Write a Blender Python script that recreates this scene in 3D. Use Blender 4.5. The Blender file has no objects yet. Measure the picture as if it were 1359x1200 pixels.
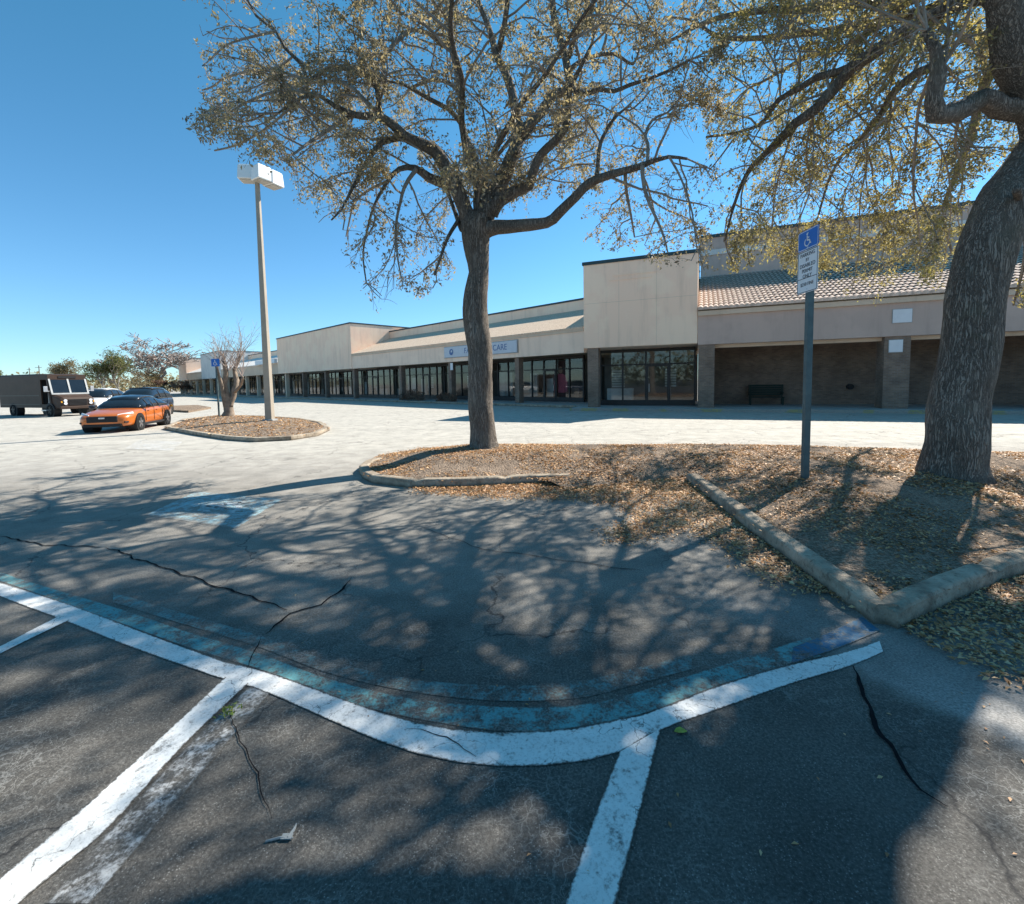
import bpy, bmesh, math, random
import numpy as np
from mathutils import Vector, Matrix, Euler, noise
from mathutils.geometry import delaunay_2d_cdt
R_ = random.Random(7)
S = bpy.context.scene
COL = S.collection
PI = math.pi
rad = math.radians

# ------------------------------------------------------------------ camera
W, H, F = 1359, 1200, 600.0
PITCH, ROLL, SH = rad(3.9), rad(-1.0), 52.0
CAM = Vector((0, 0, 1.75))
CX, CY = 679.5, 600 - SH
RM = Euler((PI / 2 - PITCH, 0, 0)).to_matrix() @ Matrix.Rotation(ROLL, 3, 'Z')
cd = bpy.data.cameras.new('camera'); co = bpy.data.objects.new('camera', cd); COL.objects.link(co)
co.matrix_world = Matrix.Translation(CAM) @ RM.to_4x4()
cd.sensor_width = 36; cd.lens = 36 * F / W; cd.shift_y = -SH / W
cd.clip_start = .05; cd.clip_end = 5000
S.camera = co

def ray(px, py): return RM @ Vector(((px - CX) / F, (CY - py) / F, -1))
def at(px, py, Y):                       # point seen at a pixel, Y metres ahead
    d = ray(px, py); return CAM + d * (Y / d.y)
def gr(px, py, z=0.0):                   # point seen at a pixel, on the level z
    d = ray(px, py); return CAM + d * ((z - CAM.z) / d.z)
def proj(p):
    q = RM.transposed() @ (Vector(p) - CAM)
    if q.z > -.05: return (-9e3, -9e3)
    return (CX - F * q.x / q.z, CY + F * q.y / q.z)

# ------------------------------------------------------------------ light
AZ, EL = rad(52), rad(41)
wd = bpy.data.worlds.new('World'); S.world = wd; wd.use_nodes = True
nt = wd.node_tree; bg = nt.nodes['Background']
sky = nt.nodes.new('ShaderNodeTexSky'); sky.sky_type = 'NISHITA'; sky.sun_disc = False
sky.sun_elevation = EL; sky.sun_rotation = AZ; sky.air_density = 1.0; sky.dust_density = .05; sky.ozone_density = 2.2; sky.altitude = 0
tn = nt.nodes.new('ShaderNodeMix'); tn.data_type = 'RGBA'; tn.blend_type = 'MULTIPLY'; tn.inputs[0].default_value = 1
stc = nt.nodes.new('ShaderNodeTexCoord'); ssp = nt.nodes.new('ShaderNodeSeparateXYZ'); nt.links.new(stc.outputs['Generated'], ssp.inputs[0])
srp = nt.nodes.new('ShaderNodeValToRGB'); nt.links.new(ssp.outputs[2], srp.inputs[0])
for e_, (p_, c_) in zip([srp.color_ramp.elements[0], srp.color_ramp.elements.new(.12), srp.color_ramp.elements.new(.35), srp.color_ramp.elements[1]], [(0, (.54, .76, .98)), (.12, (.40, .83, .73)), (.35, (.21, .90, .70)), (1, (.22, .90, .82))]):
    e_.position = p_; e_.color = (*c_, 1)
nt.links.new(srp.outputs[0], tn.inputs[7])
nt.links.new(sky.outputs[0], tn.inputs[6]); nt.links.new(tn.outputs[2], bg.inputs[0]); bg.inputs[1].default_value = .10
sl = bpy.data.lights.new('sun', 'SUN'); so = bpy.data.objects.new('sun', sl); COL.objects.link(so)
sl.energy = 5.0; sl.angle = rad(.42); sl.color = (1, .94, .84)
sd = Vector((math.sin(AZ) * math.cos(EL), math.cos(AZ) * math.cos(EL), math.sin(EL)))
so.rotation_euler = sd.to_track_quat('Z', 'Y').to_euler()
vs = S.view_settings; vs.view_transform = 'Standard'; vs.look = 'None'; vs.gamma = 1; vs.exposure = .95; vs.use_curve_mapping = False
S.cycles.max_bounces = 6; S.cycles.transparent_max_bounces = 12
S.cycles.use_denoising = True

# ------------------------------------------------------------------ materials
class NT:
    def __init__(s, name):
        s.m = bpy.data.materials.new(name); s.m.use_nodes = True; s.t = s.m.node_tree
        s.b = s.t.nodes['Principled BSDF']; s.out = s.t.nodes['Material Output']
        s.tc = None
    def n(s, typ, **k):
        nd = s.t.nodes.new(typ)
        for a, v in k.items(): setattr(nd, a, v)
        return nd
    def l(s, a, b): s.t.links.new(a, b)
    def co(s, kind='Object'):
        if not s.tc: s.tc = s.n('ShaderNodeTexCoord')
        return s.tc.outputs[kind]
    def noise(s, scale, detail=4, rough=.55, vec=None, dist=0):
        nd = s.n('ShaderNodeTexNoise'); nd.inputs['Scale'].default_value = scale
        nd.inputs['Detail'].default_value = detail; nd.inputs['Roughness'].default_value = rough; nd.inputs['Distortion'].default_value = dist
        s.l(vec if vec is not None else s.co(), nd.inputs['Vector']); return nd.outputs['Fac']
    def vor(s, scale, feature='DISTANCE_TO_EDGE', vec=None, out=0):
        nd = s.n('ShaderNodeTexVoronoi'); nd.feature = feature; nd.inputs['Scale'].default_value = scale
        s.l(vec if vec is not None else s.co(), nd.inputs['Vector']); return nd.outputs[out]
    def ramp(s, fac, stops, interp='LINEAR'):
        nd = s.n('ShaderNodeValToRGB'); cr = nd.color_ramp; cr.interpolation = interp
        while len(cr.elements) < len(stops): cr.elements.new(.5)
        for e, (p, c) in zip(cr.elements, stops):
            e.position = p; e.color = (c, c, c, 1) if not isinstance(c, tuple) else (*c, 1)
        s.l(fac, nd.inputs[0]); return nd.outputs[0]
    def mix(s, fac, a, b, mode='MIX'):
        nd = s.n('ShaderNodeMix', data_type='RGBA', blend_type=mode)
        for i, v in ((0, fac), (6, a), (7, b)):
            if isinstance(v, (int, float)): nd.inputs[i].default_value = v if i == 0 else (v, v, v, 1)
            elif isinstance(v, tuple): nd.inputs[i].default_value = (*v, 1)
            else: s.l(v, nd.inputs[i])
        return nd.outputs[2]
    def math(s, op, a, b=None):
        nd = s.n('ShaderNodeMath', operation=op)
        for i, v in ((0, a), (1, b)):
            if v is None: continue
            if isinstance(v, (int, float)): nd.inputs[i].default_value = v
            else: s.l(v, nd.inputs[i])
        return nd.outputs[0]
    def bump(s, h, strength=.4, dist=.02):
        nd = s.n('ShaderNodeBump'); nd.inputs['Strength'].default_value = strength; nd.inputs['Distance'].default_value = dist
        s.l(h, nd.inputs['Height']); s.l(nd.outputs[0], s.b.inputs['Normal'])
    def set(s, col=None, rough=.8, spec=.3, metal=0):
        if col is not None:
            if isinstance(col, tuple): s.b.inputs['Base Color'].default_value = (*col, 1)
            else: s.l(col, s.b.inputs['Base Color'])
        s.b.inputs['Roughness'].default_value = rough
        s.b.inputs['Specular IOR Level'].default_value = spec; s.b.inputs['Metallic'].default_value = metal
        return s.m

def mottled(name, c, var=.25, scale=3., rough=.8, spec=.3, bump=0., bscale=40., metal=0, coat=0):
    k = NT(name)
    f = k.noise(scale, 6, .65)
    lo = tuple(v * (1 - var) for v in c); hi = tuple(min(1, v * (1 + var)) for v in c)
    col = k.ramp(f, [(.3, lo), (.7, hi)])
    if bump: k.bump(k.noise(bscale, 4), bump, .01)
    if coat: k.b.inputs['Coat Weight'].default_value = coat; k.b.inputs['Coat Roughness'].default_value = .05
    return k.set(col, rough, spec, metal)

def asphalt_colour(k):
    """weathered asphalt: pale and sun-bleached far out, darker seal coat on the stalls, aggregate and a web of fine cracks"""
    p = k.co()
    sep = k.n('ShaderNodeSeparateXYZ'); k.l(p, sep.inputs[0])
    big = k.noise(.35, 5, .6); mid = k.noise(2.3, 5, .65); fine = k.noise(75, 3, .7); grit = k.noise(170, 2, .6)
    # how worn the seal coat is: distance from the stalls (metres along y), broken up by noise
    yy = k.math('ADD', sep.outputs[1], k.math('MULTIPLY', k.math('SUBTRACT', big, .5), 3.2))
    yy = k.math('ADD', yy, k.math('MULTIPLY', k.math('SUBTRACT', mid, .5), 1.2))
    base = k.ramp(k.math('DIVIDE', yy, 16.), [(.02, (.075, .07, .065)), (.17, (.098, .091, .082)), (.24, (.19, .175, .155)), (.45, (.235, .213, .185)), (.62, (.335, .31, .275)), (.8, (.43, .40, .352))])
    mpx = k.n('ShaderNodeMapping'); mpx.inputs['Scale'].default_value = (.12, .75, 1); mpx.inputs['Rotation'].default_value = (0, 0, .45); k.l(p, mpx.inputs[0])
    base = k.mix(1., base, k.ramp(k.noise(1., 6, .7, vec=mpx.outputs[0]), [(.3, .87), (.5, 1.), (.75, 1.05)]), 'MULTIPLY')
    oil = k.ramp(k.noise(.8, 6, .75), [(.60, 0.), (.72, .55)]); base = k.mix(oil, base, (.07, .065, .06))
    # right of the old sealed joint the pavement is paler
    xr = k.math('SUBTRACT', sep.outputs[0], k.math('MULTIPLY', k.math('SUBTRACT', 2.9, sep.outputs[1]), .6))
    xr = k.math('ADD', xr, k.math('MULTIPLY', k.math('SUBTRACT', mid, .5), .25))
    pale = k.ramp(k.math('SUBTRACT', xr, 1.3), [(.45, 0.), (.62, 1.)])
    near = k.ramp(k.math('DIVIDE', sep.outputs[1], 6.), [(.3, 1.), (.62, 0.)])
    pf = k.math('MULTIPLY', pale, near)
    base = k.mix(pf, base, (.30, .285, .27))
    base = k.mix(1., base, k.ramp(mid, [(.25, .72), (.75, 1.25)]), 'MULTIPLY')
    base = k.mix(1., base, k.ramp(fine, [(.3, .55), (.5, 1.), (.72, 1.6)]), 'MULTIPLY')
    spk = k.ramp(grit, [(.56, 0.), (.68, 1.)])
    spk = k.math('MULTIPLY', spk, k.ramp(fine, [(.45, 0.), (.7, .8)]))
    base = k.mix(k.math('MULTIPLY', spk, .9), base, (.36, .345, .32))
    st_ = k.vor(75., 'F1'); stm = k.math('MULTIPLY', k.ramp(st_, [(.1, 1.), (.26, 0.)]), k.ramp(k.noise(5, 4, .7), [(.42, 0.), (.6, .75)])); base = k.mix(stm, base, (.34, .33, .31))
    # fine pale crack web, only where the surface has opened up
    wv = k.n('ShaderNodeVectorMath', operation='ADD')
    nz = k.n('ShaderNodeTexNoise'); nz.inputs['Scale'].default_value = 6; nz.inputs['Detail'].default_value = 4; k.l(p, nz.inputs['Vector'])
    sc = k.n('ShaderNodeVectorMath', operation='SCALE'); sc.inputs['Scale'].default_value = .28
    k.l(nz.outputs['Color'], sc.inputs[0]); k.l(p, wv.inputs[0]); k.l(sc.outputs[0], wv.inputs[1])
    e1 = k.vor(5., vec=wv.outputs[0]); e2 = k.vor(16., vec=wv.outputs[0])
    c1 = k.ramp(e1, [(.0, .9), (.019, 0.)]); c2 = k.ramp(e2, [(.0, .85), (.04, 0.)])
    web = k.math('MULTIPLY', k.math('MAXIMUM', c1, c2), k.ramp(k.noise(.9, 4, .7), [(.42, 0.), (.64, .8)]))
    base = k.mix(web, base, (.30, .29, .27))
    dk = k.vor(.55, vec=wv.outputs[0])
    dkm = k.math('MULTIPLY', k.ramp(dk, [(.0, 1.), (.0075, 0.)]), k.ramp(k.noise(.5, 3, .6), [(.42, 0.), (.55, .85)]))
    base = k.mix(dkm, base, (.018, .018, .02))
    return base, fine, grit, mid

def asphalt(name):
    k = NT(name); c, fine, grit, mid = asphalt_colour(k)
    k.bump(k.math('ADD', fine, k.math('MULTIPLY', grit, .6)), .5, .006)
    return k.set(c, .88, .25)

def road_paint(name, col, wear, ghost=1.):
    """paint over the same asphalt; UV v runs across the stripe, paint is gone at ragged edges, chips and cracks"""
    k = NT(name); c, fine, grit, mid = asphalt_colour(k)
    uv = k.n('ShaderNodeUVMap'); sp = k.n('ShaderNodeSeparateXYZ'); k.l(uv.outputs[0], sp.inputs[0])
    ed = k.math('ABSOLUTE', k.math('SUBTRACT', sp.outputs[1], .5))            # 0 middle .5 edge
    n1 = k.noise(9, 6, .75); n2 = k.noise(45, 4, .7); n3 = k.noise(2.0, 4, .6)
    e = k.math('ADD', ed, k.math('MULTIPLY', k.math('SUBTRACT', n2, .5), .22))
    edge = k.ramp(e, [(.44, 1.), (.49, 0.)])
    chip = k.math('ADD', k.math('MULTIPLY', n1, .6), k.math('ADD', k.math('MULTIPLY', n2, .35), k.math('MULTIPLY', n3, .35)))
    body = k.ramp(chip, [(wear - .06, 0.), (wear + .05, 1.)])
    wv = k.n('ShaderNodeVectorMath', operation='ADD'); nz = k.n('ShaderNodeTexNoise'); nz.inputs['Scale'].default_value = 5; nz.inputs['Detail'].default_value = 6; k.l(k.co(), nz.inputs['Vector'])
    s3 = k.n('ShaderNodeVectorMath', operation='SCALE'); s3.inputs['Scale'].default_value = .45; k.l(nz.outputs['Color'], s3.inputs[0]); k.l(k.co(), wv.inputs[0]); k.l(s3.outputs[0], wv.inputs[1])
    cr = k.vor(2.6, vec=wv.outputs[0]); crk = k.ramp(cr, [(.002, 0.), (.008, 1.)])
    crk = k.math('MAXIMUM', crk, k.ramp(n3, [(.45, 1.), (.55, 0.)]))
    m = k.math('MULTIPLY', k.math('MULTIPLY', edge, body), crk)
    m = k.math('MULTIPLY', m, ghost)
    pc = k.mix(k.ramp(n1, [(.3, 0.), (.75, 1.)]), tuple(v * .8 for v in col), col)
    pc = k.mix(k.ramp(k.noise(1.1, 5, .7), [(.42, 0.), (.7, .55)]), pc, tuple(v * .62 for v in col))
    pc = k.mix(k.ramp(fine, [(.3, .35), (.5, 0.)]), pc, c)
    k.bump(k.math('ADD', fine, k.math('MULTIPLY', m, .4)), .35, .005)
    return k.set(k.mix(m, c, pc), .75, .3)

M = {}
M['asphalt'] = asphalt('weathered asphalt')
M['white_line'] = road_paint('white road paint', (.84, .83, .81), .545)
M['ghost_line'] = road_paint('worn white road paint', (.6, .6, .6), .68, .8)
M['blue_worn'] = road_paint('worn blue road paint', (.14, .38, .40), .645, .9)
M['blue_faint'] = road_paint('faint blue road paint', (.15, .33, .35), .69, .75)
M['blue_fresh'] = road_paint('fresh blue road paint', (.03, .15, .27), .64)
M['white_emblem'] = road_paint('worn white emblem paint', (.62, .70, .74), .63, .85)
M['emblem_blue'] = road_paint('worn teal emblem paint', (.35, .56, .62), .66, .9)
def k_(): pass
k = NT('concrete kerb'); n1 = k.noise(3, 6, .7); n2 = k.noise(60, 3)
c = k.ramp(n1, [(.3, (.13, .10, .075)), (.5, (.36, .295, .225)), (.7, (.50, .425, .335))])
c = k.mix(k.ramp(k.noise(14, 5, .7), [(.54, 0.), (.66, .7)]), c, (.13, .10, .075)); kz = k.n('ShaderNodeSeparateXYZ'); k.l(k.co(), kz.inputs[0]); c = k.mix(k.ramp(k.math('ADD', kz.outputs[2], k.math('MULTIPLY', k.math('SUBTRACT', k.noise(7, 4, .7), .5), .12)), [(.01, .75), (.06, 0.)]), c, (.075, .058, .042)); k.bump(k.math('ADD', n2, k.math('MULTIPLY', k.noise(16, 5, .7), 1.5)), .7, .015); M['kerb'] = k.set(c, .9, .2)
k = NT('painted kerb'); c = k.ramp(k.noise(.7, 2, .5), [(.54, (.34, .31, .27)), (.58, (.38, .32, .16))]); c = k.mix(k.ramp(k.noise(11, 5, .7), [(.5, 0.), (.6, .8)]), c, (.25, .24, .23)); M['kerb_yellow'] = k.set(c, .9, .2)
M['concrete'] = mottled('sidewalk concrete', (.42, .40, .37), .2, .8, .9, .2, .3, 30)
k = NT('mulch'); a = k.noise(3, 5, .7); b = k.noise(38, 4, .75); v = k.vor(28, 'F1', out=0)
c = k.ramp(b, [(.28, (.065, .04, .025)), (.5, (.26, .195, .145)), (.68, (.48, .37, .285)), (.8, (.60, .47, .34))])
c = k.mix(1., c, k.ramp(a, [(.3, .6), (.7, 1.25)]), 'MULTIPLY'); k.bump(k.math('ADD', b, v), .9, .03); M['mulch'] = k.set(c, .95, .1)
def leaf_mat(name, stops, trans, spec=.25, clump=.8):
    k = NT(name); g = k.n('ShaderNodeNewGeometry')
    f = k.math('ADD', k.math('MULTIPLY', g.outputs['Random Per Island'], .55), k.math('MULTIPLY', k.noise(clump, 3, .6), .75))
    c = k.ramp(k.math('SUBTRACT', f, .15), stops); k.set(c, .6, spec)
    t = k.n('ShaderNodeBsdfTranslucent'); k.l(k.mix(1., c, (1.3, 1.2, .75), 'MULTIPLY'), t.inputs[0])
    mx = k.n('ShaderNodeMixShader'); mx.inputs[0].default_value = trans
    k.l(k.b.outputs[0], mx.inputs[1]); k.l(t.outputs[0], mx.inputs[2]); k.l(mx.outputs[0], k.out.inputs[0]); return k.m
M['oak_leaf'] = leaf_mat('oak leaves', [(.15, (.16, .142, .132)), (.4, (.28, .245, .20)), (.6, (.36, .315, .245)), (.8, (.44, .375, .25)), (.95, (.53, .465, .26))], .45)
M['oak_leaf_warm'] = leaf_mat('yellowing oak leaves', [(.15, (.15, .137, .108)), (.35, (.25, .222, .15)), (.6, (.35, .31, .17)), (.8, (.45, .39, .16)), (.95, (.6, .56, .14))], .5)
M['litter'] = leaf_mat('fallen leaves', [(.1, (.16, .085, .04)), (.35, (.41, .215, .105)), (.6, (.62, .37, .19)), (.85, (.76, .53, .31)), (1., (.82, .68, .5))], .12, .3, .6)
M['green_leaf'] = leaf_mat('green foliage', [(.15, (.06, .075, .035)), (.5, (.14, .155, .06)), (.85, (.27, .245, .10))], .4, .25, .25)
M['tan_leaf'] = leaf_mat('dry tan foliage', [(.15, (.11, .085, .05)), (.5, (.20, .16, .09)), (.85, (.30, .25, .15))], .25, .2, .25)
M['red_leaf'] = leaf_mat('reddish foliage', [(.15, (.09, .05, .04)), (.5, (.20, .12, .09)), (.85, (.30, .20, .14))], .25, .2, .25)
def bark(name, dark, mid, light, sc=1.):
    k = NT(name)
    mp = k.n('ShaderNodeMapping'); mp.inputs['Scale'].default_value = (1, 1, .28); k.l(k.co(), mp.inputs[0])
    nz = k.n('ShaderNodeTexNoise'); nz.inputs['Scale'].default_value = 9 * sc; nz.inputs['Detail'].default_value = 4; k.l(mp.outputs[0], nz.inputs['Vector'])
    add = k.n('ShaderNodeVectorMath', operation='ADD'); s2 = k.n('ShaderNodeVectorMath', operation='SCALE'); s2.inputs['Scale'].default_value = .12
    k.l(nz.outputs['Color'], s2.inputs[0]); k.l(mp.outputs[0], add.inputs[0]); k.l(s2.outputs[0], add.inputs[1])
    n = k.noise(60 * sc, 5, .75); big = k.noise(1.3, 5, .65)
    m2 = k.n('ShaderNodeMapping'); m2.inputs['Scale'].default_value = (1, 1, .2); k.l(add.outputs[0], m2.inputs[0])
    f1 = k.noise(38 * sc, 5, .66, vec=m2.outputs[0], dist=.5); f2 = k.noise(60 * sc, 4, .6, vec=mp.outputs[0])
    r1 = k.math('ABSOLUTE', k.math('SUBTRACT', f1, .5)); ridge = k.ramp(r1, [(.0, 0.), (.07, .75), (.2, 1.)])
    h = k.math('ADD', k.math('MULTIPLY', ridge, .55), k.math('ADD', k.math('MULTIPLY', f2, .45), k.math('MULTIPLY', n, .25)))
    c = k.ramp(h, [(.38, dark), (.72, mid), (1., light)])
    c = k.mix(k.ramp(big, [(.5, 0.), (.7, .45)]), c, tuple(x * 1.15 for x in light))
    c = k.mix(k.ramp(k.noise(2.6, 4), [(.56, 0.), (.7, .4)]), c, (.12, .125, .085))
    k.bump(h, 1., .035); return k.set(c, .92, .15)
M['bark'] = bark('oak bark', (.125, .107, .092), (.27, .232, .196), (.37, .325, .275))
M['twig'] = mottled('twig bark', (.27, .235, .20), .35, 5, .9, .15)
M['pale_bark'] = mottled('pale smooth bark', (.25, .195, .15), .45, 3.5, .85, .2, .5, 20)
M['bare_twig'] = mottled('bare pale twigs', (.33, .27, .24), .2, 1, .9, .1)
def stucco(name, c, streak=.6):
    k = NT(name); mp = k.n('ShaderNodeMapping'); mp.inputs['Scale'].default_value = (1.1, 1.1, .12); k.l(k.co(), mp.inputs[0])
    st = k.noise(2., 5, .65, vec=mp.outputs[0]); pt = k.noise(.5, 4, .6)
    cc = k.mix(k.ramp(st, [(.48, 0.), (.75, streak)]), c, tuple(v * .72 for v in c))
    cc = k.mix(k.ramp(pt, [(.47, 0.), (.56, .5)]), cc, tuple(min(1, v * 1.13) for v in c))
    k.bump(k.noise(55, 3), .25, .01); return k.set(cc, .9, .15)
M['stucco'] = stucco('beige stucco', (.96, .68, .51)); M['stucco_cream'] = stucco('cream stucco', (.90, .66, .51)); M['stucco_grey'] = stucco('grey stucco', (.53, .395, .335))
M['stucco_far'] = stucco('pale stucco', (.70, .66, .62)); M['stucco_tan'] = stucco('tan stucco', (.64, .49, .37))
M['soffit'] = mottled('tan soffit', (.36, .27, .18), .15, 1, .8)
k = NT('dark brick'); br = k.n('ShaderNodeTexBrick'); br.inputs['Scale'].default_value = 1
mp = k.n('ShaderNodeMapping'); mp.inputs['Rotation'].default_value = (PI / 2, 0, 0)
uvn = k.n('ShaderNodeUVMap'); k.l(uvn.outputs[0], br.inputs['Vector'])
br.inputs['Brick Width'].default_value = .22; br.inputs['Row Height'].default_value = .075; br.inputs['Mortar Size'].default_value = .008
br.inputs['Color1'].default_value = (.27, .185, .135, 1); br.inputs['Color2'].default_value = (.19, .13, .10, 1); br.inputs['Mortar'].default_value = (.22, .19, .165, 1)
M['brick'] = k.set(k.mix(1., br.outputs[0], k.ramp(k.noise(1.2, 4), [(.3, .75), (.7, 1.2)]), 'MULTIPLY'), .9, .15)
k = NT('asphalt shingle roof'); c = k.ramp(k.noise(9, 5, .7), [(.3, (.40, .29, .21)), (.5, (.63, .48, .36)), (.7, (.75, .60, .46))]); k.bump(k.noise(25, 3), .5, .02); M['shingle'] = k.set(c, .95, .1)
M['tile'] = mottled('terracotta roof tile', (.64, .49, .40), .35, 4.5, .85, .2)
M['dark_trim'] = mottled('dark metal coping', (.025, .055, .065), .2, 2, .5, .4)
M['frame'] = mottled('dark bronze frame', (.022, .02, .02), .2, 3, .45, .4)
k = NT('shop glass'); tr = k.n('ShaderNodeBsdfTransparent'); tr.inputs[0].default_value = (.66, .7, .7, 1); gl = k.n('ShaderNodeBsdfGlossy'); gl.inputs['Roughness'].default_value = .03
fr = k.n('ShaderNodeLayerWeight'); fr.inputs[0].default_value = .5
mx = k.n('ShaderNodeMixShader'); k.l(k.math('ADD', k.math('MULTIPLY', k.math('POWER', fr.outputs[1], 3.5), .75), .07), mx.inputs[0]); k.l(tr.outputs[0], mx.inputs[1]); k.l(gl.outputs[0], mx.inputs[2]); k.l(mx.outputs[0], k.out.inputs[0]); M['glass'] = k.m
M['interior'] = mottled('shop interior wall', (.16, .15, .14), .4, .6, .9)
M['interior_pale'] = mottled('pale shop display', (.55, .53, .50), .2, 2, .8)
M['car_glass'] = mottled('dark car glass', (.012, .016, .022), .2, 2, .06, .6)
def paint(name, c, coat=.8): return mottled(name, c, .06, 2, .32, .5, 0, 40, .15, coat)
M['orange'] = paint('burnt orange car paint', (.56, .14, .018)); M['brown'] = mottled('brown truck paint', (.06, .038, .029), .15, 2, .55, .2)
M['navy'] = paint('dark blue car paint', (.03, .05, .09)); M['white_paint'] = paint('white car paint', (.78, .78, .78)); M['black_paint'] = paint('black roof paint', (.014, .02, .03))
M['tyre'] = mottled('tyre rubber', (.018, .018, .018), .2, 5, .9, .2); M['rim'] = mottled('alloy rim', (.42, .42, .44), .1, 5, .35, .5, metal=.8)
M['dark_rim'] = mottled('dark rim', (.06, .055, .05), .1, 5, .5, .4)
M['black_plastic'] = mottled('black plastic', (.02, .02, .022), .2, 5, .6, .3); M['lens'] = mottled('clear headlight lens', (.75, .76, .78), .05, 5, .12, .6); M['amber'] = mottled('amber marker lens', (.8, .35, .03), .05, 5, .2, .5)
M['steel'] = mottled('grey painted steel', (.33, .34, .34), .15, 4, .5, .4, metal=.2); M['silver'] = mottled('bare aluminium trim', (.6, .6, .62), .1, 4, .35, .5, metal=.6)
M['pole'] = mottled('concrete coloured lamp pole', (.36, .31, .25), .12, 1.5, .7, .3)
M['lamp_white'] = mottled('white lamp housing', (.82, .82, .80), .04, 3, .5, .4); M['lamp_lens'] = mottled('lamp lens', (.45, .42, .36), .1, 4, .3, .5)
M['sign_blue'] = mottled('sign blue', (.012, .14, .52), .1, 6, .45, .4); M['sign_white'] = mottled('sign white', (.74, .76, .79), .05, 6, .45, .4); M['sign_black'] = mottled('sign lettering', (.05, .05, .06), .1, 6, .6, .3)
M['post'] = mottled('weathered green steel post', (.085, .125, .13), .25, 6, .55, .4, metal=.2)
M['shop_sign'] = mottled('pale sign face', (.55, .57, .62), .06, 3, .6, .3); M['sign_lettering'] = mottled('blue sign lettering', (.10, .17, .34), .1, 4, .6, .3)
M['bench'] = mottled('dark green bench paint', (.018, .032, .025), .2, 3, .6, .3); M['notice'] = mottled('white notice', (.74, .74, .76), .05, 3, .7, .2)
M['pink'] = mottled('pink print', (.62, .14, .19), .15, 4, .7, .2); M['skin'] = mottled('printed skin tone', (.48, .30, .22), .1, 4, .7, .2); M['poster'] = mottled('dark poster print', (.12, .06, .06), .2, 4, .7, .2)
M['wood_pole'] = mottled('utility pole wood', (.16, .13, .11), .2, 4, .9)
M['scrap'] = mottled('pale plastic scrap', (.22, .24, .25), .2, 30, .6); M['weed'] = mottled('weed green', (.30, .33, .06), .3, 40, .7); M['tar'] = mottled('crack filler tar', (.012, .012, .014), .3, 30, .95, .05)

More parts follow.
